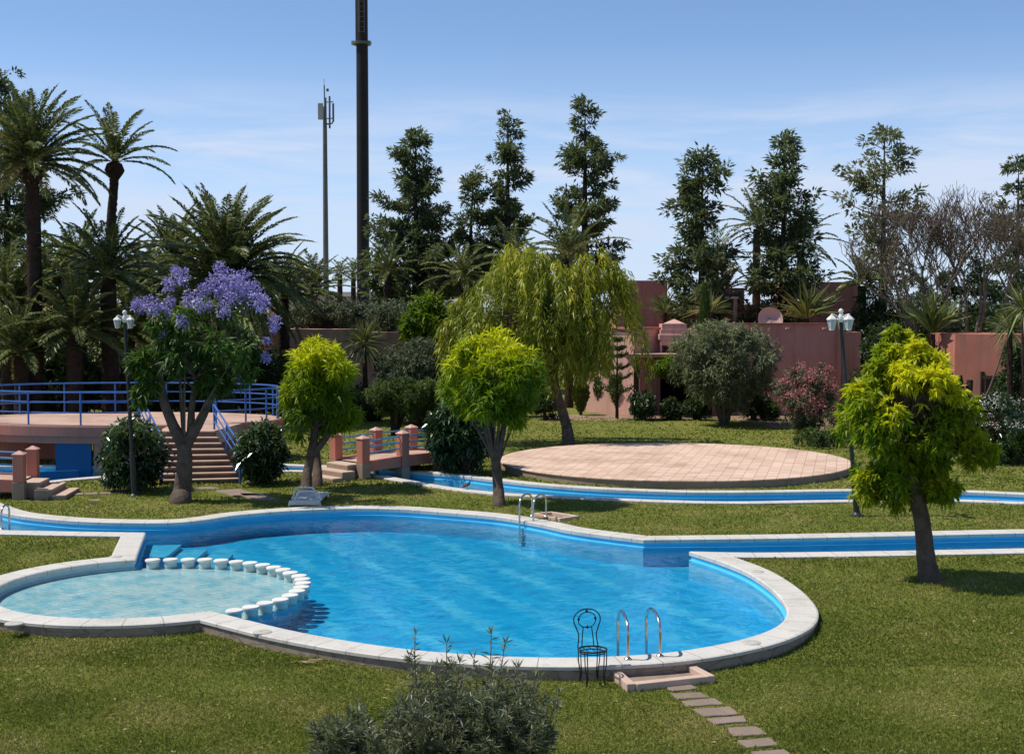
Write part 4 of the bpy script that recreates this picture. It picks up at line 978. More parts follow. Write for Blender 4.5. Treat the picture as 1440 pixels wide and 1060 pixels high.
gh = thing('garden_house', 'small salmon pink cube house with a wooden framed window at the right edge', 'house', (X_(1395, 52), 52, 0))
b = MB(); b.prism([(X_(1343, 52.6), 52.6), (X_(1475, 51.2), 51.2), (X_(1475, 51.2), 57), (X_(1343, 52.6), 57)], -0.2, zz(470, 52.2)); b.build('wall', M['pink'], gh)
wx0, wx1 = X_(1384, 52), X_(1424, 52); z0, z1 = 1.0, zz(527, 52)
yy = lambda x: 52.6 + (x - X_(1343, 52.6)) / (X_(1475, 51.2) - X_(1343, 52.6)) * (51.2 - 52.6)
b = MB()
for (xa_, za), (xb_, zb_) in (((wx0, z0), (wx0, z1 + .12)), ((wx1, z0), (wx1, z1)), ((wx0, z1 - .1), (wx1, z1 - .1))): b.beam((xa_, yy(xa_) - 0.03, za), (xb_, yy(xb_) - 0.03, zb_), 0.13, 0.13)
wf = b.build('window', M['dark_wood'], gh)
b = MB(); b.beam(((wx0 + .06), yy(wx0) - 0.012, (z0 + z1) / 2 - .05), ((wx1 - .06), yy(wx1) - 0.012, (z0 + z1) / 2 - .05), 0.02, z1 - z0 - 0.1); b.build('pane', M['dark_wood'], wf)

bh = thing('brown_house', 'low brownish house in shade behind the two round yellow green trees', 'house', (X_(470, 63), 63, 0))
b = MB(); wallbox(b, 412, 507, 63, 463, 5); b.build('wall', M['brown_render'], bh)
b = MB(); wallbox(b, 507.5, 560, 63.6, 467, 5); b.build('wall', M['brown_render'], bh)
b = MB(); wallbox(b, 397, 411.5, 62.4, 463, 5); b.build('corner_pier', M['pink_light'], bh)
b = MB(); wallbox(b, 366, 396.5, 64, 465, 5, zz(491, 64)); b.build('lintel_wall', M['pink_dark'], bh)
b = MB(); wallbox(b, 366, 396.5, 66, 492, 3); b.build('porch_back', M['dark_wood'], bh)
b = MB(); b.box((X_(532, 63.5), 63.6, (zz(497, 63.6) + zz(522, 63.6)) / 2), (0.42, 0.06, 0.85)); wn = b.build('window', M['dark_wood'], bh)
b = MB(); b.box((X_(532, 63.5), 63.56, (zz(497, 63.6) + zz(522, 63.6)) / 2), (0.32, 0.03, 0.74)); b.build('pane', M['glass'], wn)
b = MB(); b.prism([(X_(168, 58), 58), (X_(198, 58), 57.6), (X_(200, 58), 60), (X_(165, 58), 60)], -0.2, zz(452, 58)); b.prism([(X_(162, 58), 58.1), (X_(167.5, 58), 58.05), (X_(167.5, 58), 60), (X_(162, 58), 60)], -0.2, zz(470, 58))
tag(b.build('garden_wall', M['pink_light'], origin=(X_(183, 58), 58, 0)), 'narrow pale pink wall glimpsed behind the left lamp post', 'wall')

fh = thing('white_building', 'long low white building far behind the masts', 'building', (X_(480, 205), 205, 0))
b = MB(); wallbox(b, 380, 600, 205, 417, 12); b.build('wall', M['white_wall'], fh)
b = MB(); wallbox(b, 377, 603, 204, 410.5, 14, zz(416.9, 205)); b.build('roof', M['white_wall'], fh)
b = MB(); wallbox(b, 420, 520, 203.0, 423, 0.8); b.build('yard_wall', M['brown_render'], fh)
for px in (403, 413, 424, 535, 546, 575):
    b = MB(); b.box((X_(px, 205), 204.97, (zz(419, 205) + zz(425, 205)) / 2), (0.5, 0.1, 0.6)); b.build('window', M['glass'], fh)

# ------------------------------------------------------------------ masts
D = 150
mm = thing('telecom_tower', 'tall thick dark brown telecom column with a ring platform', 'mast', (X_(511, D), D, 0))
b = MB(); b.tube([(X_(511, D), D, -0.5), (X_(511.5, D), D, zz(210, D)), (X_(511.5, D), D, 60)], [0.70, 0.67, 0.60], 20); b.build('column', M['mast'], mm, smooth=True)
b = MB(); zp = zz(64, D); b.lathe((X_(511, D), D, zp), [(0.6, 0), (1.05, 0.05), (1.08, 0.3), (0.62, 0.32)], 20); b.build('platform', M['grey_mast'], mm, smooth=False)
for px in (499, 522):
    b = MB(); b.box((X_(px, D), D - 0.2, zp + 0.22), (0.32, 0.5, 0.42)); b.build('floodlight', M['panel'], mm, bevel=0.03)
b = MB()
for sx in (-0.28, 0.28): b.tube([(X_(512, D) + sx, D - 0.72, zz(48, D)), (X_(512, D) + sx, D - 0.72, 60)], 0.05, 6)
for k in range(34): b.tube([(X_(512, D) - 0.28, D - 0.72, zz(47, D) + k * 0.55), (X_(512, D) + 0.28, D - 0.72, zz(47, D) + k * 0.55)], 0.035, 5)
b.build('ladder', M['grey_mast'], mm)
b = MB(); b.tube([(X_(503.5, D), D - 0.1, zz(60, D)), (X_(503.5, D), D - 0.1, 60)], 0.09, 6); b.build('cable_run', M['mast'], mm)
D = 180
gm = thing('antenna_mast', 'slender grey antenna mast with boxy panel aerials at its top', 'mast', (X_(459, D), D, 0))
b = MB(); b.tube([(X_(459, D), D, -0.5), (X_(459, D), D, zz(180, D)), (X_(459, D), D, zz(150, D))], [0.42, 0.28, 0.22], 14); b.tube([(X_(459, D), D, zz(150, D)), (X_(458.3, D), D, zz(120, D))], 0.085, 8); b.tube([(X_(458.3, D), D, zz(120, D)), (X_(458.3, D), D, zz(111, D))], 0.03, 5); b.build('pole', M['grey_mast'], gm, smooth=True)
for px0, px1, y0, y1, dy in ((450, 457, 146, 169, -0.4), (457.5, 461, 137, 176, 0.3)):
    b = MB(); b.box(((X_(px0, D) + X_(px1, D)) / 2, D + dy, (zz(y0, D) + zz(y1, D)) / 2), (X_(px1, D) - X_(px0, D), 0.4, zz(y0, D) - zz(y1, D))); b.build('panel_antenna', M['panel'], gm, bevel=0.05)
for px, y0, y1 in ((466, 136, 181), (471, 146, 172)):
    b = MB(); b.tube([(X_(px, D), D - 0.2, zz(y0, D)), (X_(px, D), D - 0.2, zz(y1, D))], 0.13, 8); b.build('rod_antenna', M['grey_mast'], gm, smooth=True)
b = MB(); b.tube([(X_(459, D), D, zz(174.5, D)), (X_(459, D), D, zz(143.5, D))], 0.1, 6); b.tube([(X_(471, D), D - 0.2, zz(170, D)), (X_(469.5, D), D - .2, zz(174, D)), (X_(464, D), D - .1, zz(175, D)), (X_(459, D), D, zz(174, D))], 0.10, 7); b.tube([(X_(459, D), D, zz(144, D)), (X_(471, D), D - .2, zz(144, D))], 0.07, 6); b.tube([(X_(459, D), D, zz(167, D)), (X_(471, D), D - .2, zz(167, D))], 0.07, 6); b.build('bracket', M['grey_mast'], gm)
b = MB(); b.box((X_(463, D), D, zz(127, D)), (0.3, 0.3, 0.35)); b.build('radio_unit', M['grey_mast'], gm)

# earth path in front of the houses
b = MB(); pts = []
pa = [(X_(px, 57.3 + 0.0 * i), G(px, y)[1]) for i, (px, y) in enumerate([(780, 592), (850, 591.5), (930, 588), (1020, 588), (1100, 600), (1180, 606), (1215, 604), (1215, 586), (1100, 583), (1000, 581), (900, 582), (780, 584)])]
b.prism([G(px, y)[:2] for px, y in [(770, 592), (850, 592), (930, 588.5), (1020, 588), (1085, 601), (1180, 607), (1230, 605), (1230, 590), (1100, 585), (1000, 582), (900, 582), (770, 584)]], -0.2, 0.012)
tag(b.build('path', M['earth']), kind='structure')
RS = np.random.default_rng
V_ = {}
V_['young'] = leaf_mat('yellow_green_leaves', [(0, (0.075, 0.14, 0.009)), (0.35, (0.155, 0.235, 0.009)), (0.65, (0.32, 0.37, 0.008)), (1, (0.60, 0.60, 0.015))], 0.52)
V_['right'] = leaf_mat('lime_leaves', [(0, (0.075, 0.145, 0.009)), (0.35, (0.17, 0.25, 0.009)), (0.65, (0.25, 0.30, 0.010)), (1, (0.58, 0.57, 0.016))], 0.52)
V_['jac'] = leaf_mat('deep_green_leaves', [(0, (0.022, 0.055, 0.009)), (0.6, (0.07, 0.13, 0.016)), (1, (0.18, 0.25, 0.025))], 0.38)
V_['pepper'] = leaf_mat('olive_yellow_leaves', [(0, (0.075, 0.115, 0.009)), (0.5, (0.19, 0.225, 0.017)), (1, (0.45, 0.42, 0.028))], 0.35)
V_['conifer'] = leaf_mat('dark_needles', [(0, (0.055, 0.078, 0.040)), (0.6, (0.125, 0.155, 0.075)), (1, (0.23, 0.25, 0.125))], 0.36, 0.6, 0.2)
V_['grey'] = leaf_mat('grey_green_leaves', [(0, (0.045, 0.062, 0.034)), (0.6, (0.11, 0.132, 0.076)), (1, (0.21, 0.23, 0.15))], 0.2, 0.6, 0.2)
V_['olive'] = leaf_mat('silver_olive_leaves', [(0, (0.075, 0.092, 0.045)), (0.6, (0.19, 0.21, 0.12)), (1, (0.36, 0.37, 0.24))], 0.36, 0.55, 0.3)
V_['palm'] = leaf_mat('palm_leaflets', [(0, (0.050, 0.076, 0.022)), (0.5, (0.125, 0.15, 0.046)), (0.88, (0.26, 0.25, 0.10)), (1, (0.30, 0.22, 0.09))], 0.25, 0.4, 0.4)
V_['topiary'] = leaf_mat('clipped_leaves', [(0, (0.035, 0.062, 0.014)), (0.6, (0.085, 0.125, 0.028)), (1, (0.15, 0.20, 0.045))], 0.25, 0.5, 0.3)
V_['gloss'] = leaf_mat('glossy_dark_leaves', [(0, (0.014, 0.034, 0.010)), (0.6, (0.038, 0.074, 0.020)), (1, (0.12, 0.16, 0.06))], 0.2, 0.26, 0.6)
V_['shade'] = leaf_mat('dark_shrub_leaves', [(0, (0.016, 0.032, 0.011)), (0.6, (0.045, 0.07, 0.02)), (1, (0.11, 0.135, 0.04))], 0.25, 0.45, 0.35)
V_['ole'] = leaf_mat('oleander_leaves', [(0, (0.07, 0.09, 0.045)), (0.6, (0.15, 0.17, 0.09)), (1, (0.27, 0.28, 0.18))], 0.2, 0.34, 0.5)
V_['bright'] = leaf_mat('bright_green_leaves', [(0, (0.05, 0.11, 0.008)), (1, (0.20, 0.27, 0.015))], 0.4)
V_['purple'] = leaf_mat('violet_blossom', [(0, (0.19, 0.155, 0.44)), (0.6, (0.32, 0.28, 0.64)), (1, (0.48, 0.43, 0.76))], 0.3, 0.6, 0.1, 1.0)
V_['pinkf'] = leaf_mat('pink_blossom', [(0, (0.40, 0.11, 0.14)), (1, (0.62, 0.28, 0.30))], 0.3, 0.6, 0.1, 1.0)
V_['whitef'] = leaf_mat('white_blossom', [(0, (0.58, 0.50, 0.50)), (1, (0.80, 0.76, 0.75))], 0.25, 0.6, 0.1, 1.0)

def trunk_mb(paths, n=10, rough=0.07, seed=0):
    b = MB(); rg = random.Random(seed)
    for pts, rad in paths: b.tube(pts, rad, n, rough=rough, rng=rg)
    return b
def smooth_path(pts, rad, n=5):
    P = np.array(pts, float); m = len(P); E = np.vstack([2 * P[0] - P[1], P, 2 * P[-1] - P[-2]]); o = []; r = []
    for i in range(m - 1):
        p0, p1, p2, p3 = E[i:i + 4]
        for t in np.linspace(0, 1, n, endpoint=False):
            o.append(0.5 * (2 * p1 + (p2 - p0) * t + (2 * p0 - 5 * p1 + 4 * p2 - p3) * t * t + (3 * p1 - p0 - 3 * p2 + p3) * t ** 3)); r.append(rad[i] + (rad[i + 1] - rad[i]) * t)
    return o + [P[-1]], r + [rad[-1]]
def limbs(b, frm, cents, r0, r1, seed, keep=1.0, n=6):
    rg = random.Random(seed)
    for c in cents:
        if rg.random() > keep: continue
        f = frm[rg.randrange(len(frm))]
        b.tube(bez(f, c, (rg.uniform(-.15, .15), rg.uniform(-.15, .15), rg.uniform(-.05, .25)), 6), list(np.linspace(r0, r1, 6)), n)

# ------------------------------------------------------------------ the four garden trees
def round_tree(label, base, forks, crown_c, crown_r, seed, mat, leaf=(0.25, 0.045), ncl=60, young=0.85, droop=0.10, cr=0.36, tips=22, per=8, bark='bark', extra=None, tone0=-0.12, group=None, lobes=()):
    root = thing('garden_tree', label, 'tree', base, group)
    rg = RS(seed); lv = Leaves()
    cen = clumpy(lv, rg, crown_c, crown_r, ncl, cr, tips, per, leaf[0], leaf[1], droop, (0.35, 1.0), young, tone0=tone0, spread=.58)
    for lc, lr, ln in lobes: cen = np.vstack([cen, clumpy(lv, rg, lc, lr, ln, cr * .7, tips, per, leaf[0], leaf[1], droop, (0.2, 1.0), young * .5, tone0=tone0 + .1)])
    b = MB(); ends = []
    for pts, rad in forks:
        if pts[0][2] > -.05 and pts[0][2] < .02: pts = [(pts[0][0], pts[0][1], -.25), tuple(pts[0])] + list(pts[1:]); rad = [rad[0] * 1.05] + list(rad)
        p, r = smooth_path(pts, rad); b.tube(p, r, 12, rough=0.06, rng=random.Random(seed)); ends.append(p[-1]); ends.append(p[-3])
    limbs(b, ends, cen, 0.032, 0.010, seed, 0.7)
    b.build('trunk', M[bark], root, smooth=True)
    lv.build('crown', mat, root, seed=seed)
    return root, cen
def at(px, py, d): return np.array(W(px, py, d))

# tree with two trunks, left of the bridge
d = 36.0; g = G(432, 690)
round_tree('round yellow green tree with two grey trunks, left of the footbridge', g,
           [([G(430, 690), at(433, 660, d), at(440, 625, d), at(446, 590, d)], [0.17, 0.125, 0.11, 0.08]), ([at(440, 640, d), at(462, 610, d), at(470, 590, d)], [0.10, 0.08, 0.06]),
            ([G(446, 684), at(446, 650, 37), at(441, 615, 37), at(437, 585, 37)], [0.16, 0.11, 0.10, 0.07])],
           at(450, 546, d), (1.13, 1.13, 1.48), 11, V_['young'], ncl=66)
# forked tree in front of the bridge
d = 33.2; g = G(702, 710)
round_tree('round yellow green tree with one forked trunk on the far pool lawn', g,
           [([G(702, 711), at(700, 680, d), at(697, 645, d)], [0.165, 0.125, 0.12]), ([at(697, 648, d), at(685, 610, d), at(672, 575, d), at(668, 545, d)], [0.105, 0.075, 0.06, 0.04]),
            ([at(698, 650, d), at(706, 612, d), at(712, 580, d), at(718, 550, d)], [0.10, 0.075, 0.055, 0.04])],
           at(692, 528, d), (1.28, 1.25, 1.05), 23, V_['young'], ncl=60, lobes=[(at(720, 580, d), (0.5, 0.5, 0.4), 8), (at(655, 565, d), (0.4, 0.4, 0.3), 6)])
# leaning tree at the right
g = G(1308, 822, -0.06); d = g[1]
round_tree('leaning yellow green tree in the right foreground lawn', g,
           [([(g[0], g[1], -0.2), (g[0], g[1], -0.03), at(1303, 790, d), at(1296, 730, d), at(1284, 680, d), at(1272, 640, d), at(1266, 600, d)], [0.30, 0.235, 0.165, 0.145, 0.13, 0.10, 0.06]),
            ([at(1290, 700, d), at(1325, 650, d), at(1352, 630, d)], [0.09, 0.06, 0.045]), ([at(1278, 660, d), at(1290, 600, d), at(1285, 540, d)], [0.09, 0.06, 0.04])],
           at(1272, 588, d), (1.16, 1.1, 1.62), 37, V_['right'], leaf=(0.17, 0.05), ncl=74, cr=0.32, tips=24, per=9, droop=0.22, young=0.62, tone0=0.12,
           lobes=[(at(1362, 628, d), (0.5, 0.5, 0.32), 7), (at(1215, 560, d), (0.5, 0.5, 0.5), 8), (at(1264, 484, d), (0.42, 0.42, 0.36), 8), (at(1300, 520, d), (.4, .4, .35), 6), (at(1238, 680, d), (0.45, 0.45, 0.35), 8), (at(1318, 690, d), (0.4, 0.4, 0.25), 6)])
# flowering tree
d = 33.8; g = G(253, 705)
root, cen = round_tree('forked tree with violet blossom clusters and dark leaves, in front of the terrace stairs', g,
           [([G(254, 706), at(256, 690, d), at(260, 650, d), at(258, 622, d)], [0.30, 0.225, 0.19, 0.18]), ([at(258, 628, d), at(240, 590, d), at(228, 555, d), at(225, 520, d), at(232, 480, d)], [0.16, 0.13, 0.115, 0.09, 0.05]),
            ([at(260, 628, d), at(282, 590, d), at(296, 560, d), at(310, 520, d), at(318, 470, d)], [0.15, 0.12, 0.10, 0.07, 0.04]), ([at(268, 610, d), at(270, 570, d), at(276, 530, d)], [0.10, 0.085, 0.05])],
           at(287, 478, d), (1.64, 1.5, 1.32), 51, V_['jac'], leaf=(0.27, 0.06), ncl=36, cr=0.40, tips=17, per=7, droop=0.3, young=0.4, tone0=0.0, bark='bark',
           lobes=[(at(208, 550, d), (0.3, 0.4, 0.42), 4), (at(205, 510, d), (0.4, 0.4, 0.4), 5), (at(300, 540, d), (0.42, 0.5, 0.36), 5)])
rg = RS(8); lv = Leaves()
for px, py, s in [(253, 390, 1), (240, 397, .8), (199, 424, 1), (190, 430, .7), (216, 428, 1.1), (226, 440, .8), (266, 420, 1), (262, 437, .8), (286, 405, .8), (305, 388, 1.2), (300, 402, 1), (320, 396, 1.2), (333, 392, 1), (345, 394, 1.2), (354, 404, 1), (336, 410, 1), (359, 420, 1.2), (371, 421, 1),
                  (314, 416, 1), (327, 418, .8), (284, 432, .7), (314, 440, .8), (297, 428, .6), (260, 456, .8), (224, 436, .7), (238, 440, .7), (243, 426, .6), (388, 452, .8), (384, 462, .5), (372, 478, .5), (376, 504, .6), (340, 534, .4), (226, 468, .6), (310, 378, .7), (250, 382, .6)]:
    n = int(150 * s); dd = d + rg.uniform(-1.1, 0.4); c = at(px + rg.uniform(-4, 4), py + rg.uniform(-4, 6), dd); sp = 0.205 * s
    u = rand_dirs(rg, n) * (rg.uniform(0, 1, n) ** 0.5)[:, None] * np.array((1.0, 1.0, 1.15)) * sp
    lv.add(c + u, nrm(u + np.array((0, 0, 0.08)) + rand_dirs(rg, n) * .1), rg.uniform(0.05, 0.09, n), 0.05, rg.uniform(0, 1, n), 0.3)
lv.build('blossom', V_['purple'], root, seed=4)
b = MB(); rr = random.Random(4)
for k in range(40):
    a = at(rr.uniform(210, 365), rr.uniform(430, 500), d + rr.uniform(-.6, .6)); e = a + np.array((rr.uniform(-.35, .35), rr.uniform(-.3, .3), rr.uniform(.3, .8))); b.tube(bez(a, e, (rr.uniform(-.1, .1), 0, .08), 5), [0.012, .010, .009, .007, .005], 5)
b.build('twigs', M['twig'], root, smooth=True)

# weeping pepper tree
d = 48.0; g = G(800, 626); rg = RS(71)
root = thing('weeping_tree', 'large weeping tree with hanging olive yellow foliage behind the round stage', 'tree', g)
b = MB(); cpts = []
p, r = smooth_path([(G(800, 627)[0], G(800, 627)[1], -.25), G(800, 627), at(797, 600, d), at(788, 570, d), at(780, 540, d), at(775, 490, d), at(770, 440, d)], [0.27, 0.25, 0.19, 0.17, 0.16, 0.13, 0.08]); b.tube(p, r, 12, rough=.06, rng=random.Random(1))
lv = Leaves(); ctr = np.array(at(766, 440, d))
nS = 500
hub = [(rg.uniform(0, 2 * math.pi), rg.uniform(0, 1) ** .5) for _ in range(34)]
for i in range(nS):
    a, k = hub[rg.integers(34)]; a += rg.normal(0, .13) / (k + .15); k = abs(k + rg.normal(0, .075))
    rx = 3.1 if math.cos(a) < 0 else 3.4
    sx = ctr[0] + rx * k * math.cos(a); sy = d + 2.6 * k * math.sin(a)
    top = ctr[2] + 2.2 * (1 - min(k, 1.1) ** 4.0 * 0.62) + rg.uniform(-.7, .12) + 0.28 * math.sin(sx * 2.1 + 1) - 0.30 * max(0, (ctr[0] - sx - 1.2))
    if rg.uniform() < .35: top -= rg.uniform(.4, 2.2) * (1 - k * .5)
    u_ = (sx - ctr[0]) / 3.4
    ln = rg.uniform(0.7, 2.1) * (1.25 if u_ > -.2 else .85)
    if i % 9 == 0: cpts.append((sx, sy, top - 0.2))
    m = int(ln * 22) + 6; s = np.sort(rg.uniform(0, 1, m))
    out_ = np.array((math.cos(a), math.sin(a))) * 0.35 * (k + .2)
    P = np.c_[sx + out_[0] * np.sqrt(s) + rg.normal(0, .05, m), sy + out_[1] * np.sqrt(s) + rg.normal(0, .05, m), top - ln * s + 0.25 * np.sin(s * 2)]
    D = np.c_[rg.normal(0, .55, m) + out_[0], rg.normal(0, .55, m) + out_[1], -0.75 + rg.normal(0, .35, m)]
    t = rg.uniform(0, 1)
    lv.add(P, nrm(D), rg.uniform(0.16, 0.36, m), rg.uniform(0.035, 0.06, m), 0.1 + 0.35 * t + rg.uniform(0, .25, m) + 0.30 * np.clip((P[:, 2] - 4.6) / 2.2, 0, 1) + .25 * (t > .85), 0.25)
for i in range(230):
    sx = ctr[0] + rg.uniform(-1.0, 2.3); sy = d + rg.uniform(-2.0, 1.2); top = rg.uniform(3.1, 5.0); ln = rg.uniform(.8, 1.9); ln = min(ln, top - 1.75 - 0.5 * abs(sx - ctr[0] - .3)) 
    if ln < .4: continue
    m = int(ln * 22) + 6; s = np.sort(rg.uniform(0, 1, m)); t = rg.uniform(0, 1)
    lv.add(np.c_[sx + rg.normal(0, .06, m), sy + rg.normal(0, .06, m), top - ln * s], nrm(np.c_[rg.normal(0, .55, m), rg.normal(0, .55, m), -.75 + rg.normal(0, .35, m)]), rg.uniform(.16, .34, m), rg.uniform(.035, .06, m), .1 + .35 * t + rg.uniform(0, .25, m), .25)
limbs(b, [p[-1], p[-4], p[-8]], cpts, 0.07, 0.015, 2, 1.0)
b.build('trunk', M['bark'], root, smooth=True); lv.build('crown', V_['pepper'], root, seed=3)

# ------------------------------------------------------------------ tall dark conifers
def conifer(label, px, d, ytop, ybot, prof, seed, mat=None, dens=1.0, clump=0.38, leafL=0.32, leafW=0.115, up=0.35, lean=0, group='tall dark evergreens against the sky', name='evergreen_tree', airy=1.0, base=0.0, bark='bark_dark', step=None):
    """prof: (photo y, half width in photo px) from the top down"""
    rg = RS(seed); s = d / F_PX
    x0 = X_(px, d); zt = zz(ytop, d)
    root = thing(name, label, 'tree', (x0, d, base), group)
    b = MB(); H = zt - base
    lx = lambda z: x0 + lean * s * (z - base) / H
    b.tube([(lx(z), d, z) for z in np.linspace(base - .2, zt - 0.2, 12)], list(np.linspace(0.022 * H + .05, 0.02, 12)), 8)
    lv = Leaves(); ys = [p[0] for p in prof]; hw = [p[1] for p in prof]
    zlo = zz(ybot, d); z = zt
    while z > zlo:
        py = CY - 0  # placeholder
        yy_ = 435 - (z - CAM_H) / s
        rad = np.interp(yy_, ys, hw) * s
        rad *= .92; nb = max(4, int((4.4 + rad * 1.9) * dens))
        for _ in range(nb):
            a = rg.uniform(0, 2 * math.pi); L = rad * (rg.uniform(0.35, 1.0) if rg.uniform() < .7 else rg.uniform(.9, 1.35))
            st = np.array((lx(z), d, z + rg.uniform(-.2, .2))); e = st + np.array((math.cos(a) * L, math.sin(a) * L, L * rg.uniform(up - .35, up + .25)))
            pts = bez(st, e, (0, 0, -0.12 * L), 5); b.tube(pts, list(np.linspace(0.012 + .016 * L, 0.008, 5)), 4)
            nc = max(1, int(L / (clump * .62) * airy))
            for c in range(nc):
                t = 1 - 0.82 * (c / max(1, nc)) ** 0.9 * rg.uniform(.7, 1.05)
                q = np.array(pts[0]) * (1 - t) ** 2 + 2 * t * (1 - t) * (st * .5 + e * .5 + np.array((0, 0, -.12 * L))) + e * t * t
                q = q + rg.normal(0, clump * .22, 3)
                m = int(rg.integers(24, 40)); v = rand_dirs(rg, m); cc = clump * rg.uniform(.55, 1.15)
                P = q + v * (cc * rg.uniform(.2, 1, m))[:, None] * np.array((1, 1, .62))
                D = nrm(v + np.array((math.cos(a), math.sin(a), 0.35)) * .6 + rg.normal(0, .3, (m, 3)))
                lv.add(P, D, leafL * rg.uniform(.6, 1.3, m), leafW, rg.uniform(0, .45) + .35 * rg.uniform(size=m), 0.1)
        z -= (step or 0.74) * rg.uniform(.75, 1.25) * (0.6 if rad < .5 else 1)
    b.build('trunk', M[bark], root, smooth=True); lv.build('crown', mat or V_['conifer'], root, seed=seed)
    return root
conifer('broad ragged dark evergreen right of the thick brown column', 585, 78, 192, 440, [(192, 8), (215, 28), (245, 28), (270, 34), (300, 48), (330, 68), (360, 66), (385, 60), (400, 72), (440, 78)], 101, dens=1.2)
conifer('short dark evergreen leaning beside the broad ragged one', 652, 80, 246, 420, [(246, 4), (270, 18), (300, 26), (340, 36), (380, 40), (420, 40)], 102, lean=14, dens=.8)
conifer('slim pointed dark evergreen, middle one of the three tallest', 714, 80, 168, 420, [(168, 5), (200, 18), (230, 28), (260, 28), (300, 30), (330, 44), (360, 42), (420, 40)], 103, dens=.85)
conifer('tallest dark evergreen with uneven side branches behind the weeping tree', 822, 79, 145, 420, [(145, 5), (180, 20), (215, 28), (235, 50), (262, 30), (290, 46), (320, 50), (350, 52), (420, 48)], 104, dens=.80, up=.25)
conifer('bushy dark evergreen rising behind the red house wing', 986, 66.5, 222, 470, [(222, 10), (245, 30), (280, 42), (305, 44), (330, 38), (350, 46), (380, 52), (410, 58), (470, 52)], 105, dens=1.15, clump=.45)
conifer('dense dark evergreen beside the satellite dish', 1100, 66, 200, 470, [(200, 6), (225, 20), (250, 18), (262, 34), (280, 42), (310, 38), (345, 44), (380, 52), (410, 56), (470, 50)], 106, dens=1.25, clump=.45)
conifer('airy silver leaved tree with spreading limbs at the right', 1240, 72, 186, 420, [(186, 10), (205, 30), (230, 40), (255, 46), (285, 58), (310, 66), (335, 50), (370, 40), (420, 40)], 107, mat=V_['olive'], dens=.55, clump=.5, leafL=.32, leafW=.13, up=.5, airy=.75, group=None, bark='bark', step=.65)
conifer('dark spreading tree cut by the right edge of the picture', 1428, 72, 232, 470, [(232, 8), (250, 30), (280, 34), (310, 36), (350, 50), (400, 60), (470, 60)], 108, dens=.7, airy=.8, group=None)
conifer('tall dark leafy tree behind the palms at the left edge', 14, 74, 104, 520, [(104, 14), (120, 36), (160, 44), (200, 40), (240, 50), (290, 76), (330, 78), (380, 84), (520, 90)], 109, dens=.75, clump=.5, leafL=.30, group=None)

# ------------------------------------------------------------------ palms
def palm_leaves(lv, rg, pos, n, L, e0=(-0.35, 1.35), droop=1.25, leaflet=0.46, lw=0.058, np_=74, tone=0.0, dry=0.0, squeeze=1.0):
    pos = np.array(pos, float)
    for i in range(n):
        u = (i + rg.uniform(0, 1)) / n
        e = e0[0] + (e0[1] - e0[0]) * u ** 0.85; a = i * 2.39996 + rg.uniform(-.25, .25); ln = L * rg.uniform(.82, 1.1)
        K = 14; s = np.linspace(0, 1, K); kk = droop * rg.uniform(.7, 1.2) * (0.55 + 0.45 * math.cos(e))
        el = e + 0.12 - kk * s ** 1.4
        st = np.c_[np.cos(el) * math.cos(a), np.cos(el) * math.sin(a), np.sin(el)] * (ln / (K - 1))
        pts = pos + np.vstack([[0, 0, 0], np.cumsum(st[:-1], 0)]); tg = nrm(st)
        t0 = tone + rg.uniform(0.05, .5); isdry = e < e0[0] + 0.2 and rg.uniform() < dry
        lv.add(pts[:-1], tg[:-1], ln / (K - 1) * 1.5, np.linspace(.075, .02, K - 1) * L / 2.4, .90 if not isdry else 1.0, 0.0)
        q = np.linspace(.14, .99, np_); px_ = np.array([np.interp(q, s, pts[:, j]) for j in range(3)]).T; tq = nrm(np.array([np.interp(q, s, tg[:, j]) for j in range(3)]).T)
        side = nrm(np.cross(tq, np.array((0, 0, 1.0)))); upv = np.cross(side, tq)
        prof = np.sin(np.clip(q * 1.02, 0, 1) * math.pi) ** 0.45 * (1 - .25 * q)
        for sg in (-1, 1):
            D = nrm(side * sg * .82 + tq * (.55 + .35 * q)[:, None] + upv * .22 + rg.normal(0, .07, (np_, 3)))
            lv.add(px_, D, leaflet * prof * rg.uniform(.8, 1.15, np_), lw, (t0 + .22 * rg.uniform(size=np_)) if not isdry else .97, 0.22)
def palm(label, px, d, ycrown, trunk_pts, tr, n, L, seed, skirt=0, bark='palm_bark', group='date palms in the garden', base=None, knob=0.0, **kw):
    rg = RS(seed); c = at(px, ycrown, d)
    root = thing('palm_tree', label, 'palm', base or (trunk_pts[0][0], trunk_pts[0][1], 0), group)
    b = MB(); P, r = smooth_path(trunk_pts + [tuple(c)], list(np.linspace(tr, tr * .82, len(trunk_pts) + 1)), 14)
    r = [q * (1 + .09 * (i % 2)) for i, q in enumerate(r)]; b.tube(P, r, 12, rough=.08, rng=random.Random(seed))
    if knob: b.lathe((c[0], c[1], c[2] - knob * 1.1), [(tr * .8, -.15), (knob * .85, .1), (knob, knob * .55), (knob * .75, knob * 1.2), (.05, knob * 1.5)], 12)
    b.build('trunk', M[bark], root, smooth=True)
    lv = Leaves(); palm_leaves(lv, rg, c + (0, 0, .1), n, L, **kw)
    if skirt:
        m = 60; a = rg.uniform(0, 2 * math.pi, m)
        lv.add(np.c_[c[0] + tr * np.cos(a), c[1] + tr * np.sin(a), c[2] - rg.uniform(0, skirt, m)], np.c_[np.cos(a), np.sin(a), rg.uniform(-1.0, .7, m)], rg.uniform(.3, .7, m), .06, 1.0, .1)
    lv.build('crown', V_['palm'], root, seed=seed)
    return root
d = 50; palm('tall shaggy palm at the left edge with a thick dark trunk', 44, d, 236, [(X_(50, d), d, -.2), at(50, 540, d), at(49, 420, d), at(47, 320, d)], .29, 66, 3.2, 201, skirt=.9, e0=(-.35, 1.4), droop=1.0, leaflet=.5, dry=.6, knob=.45)
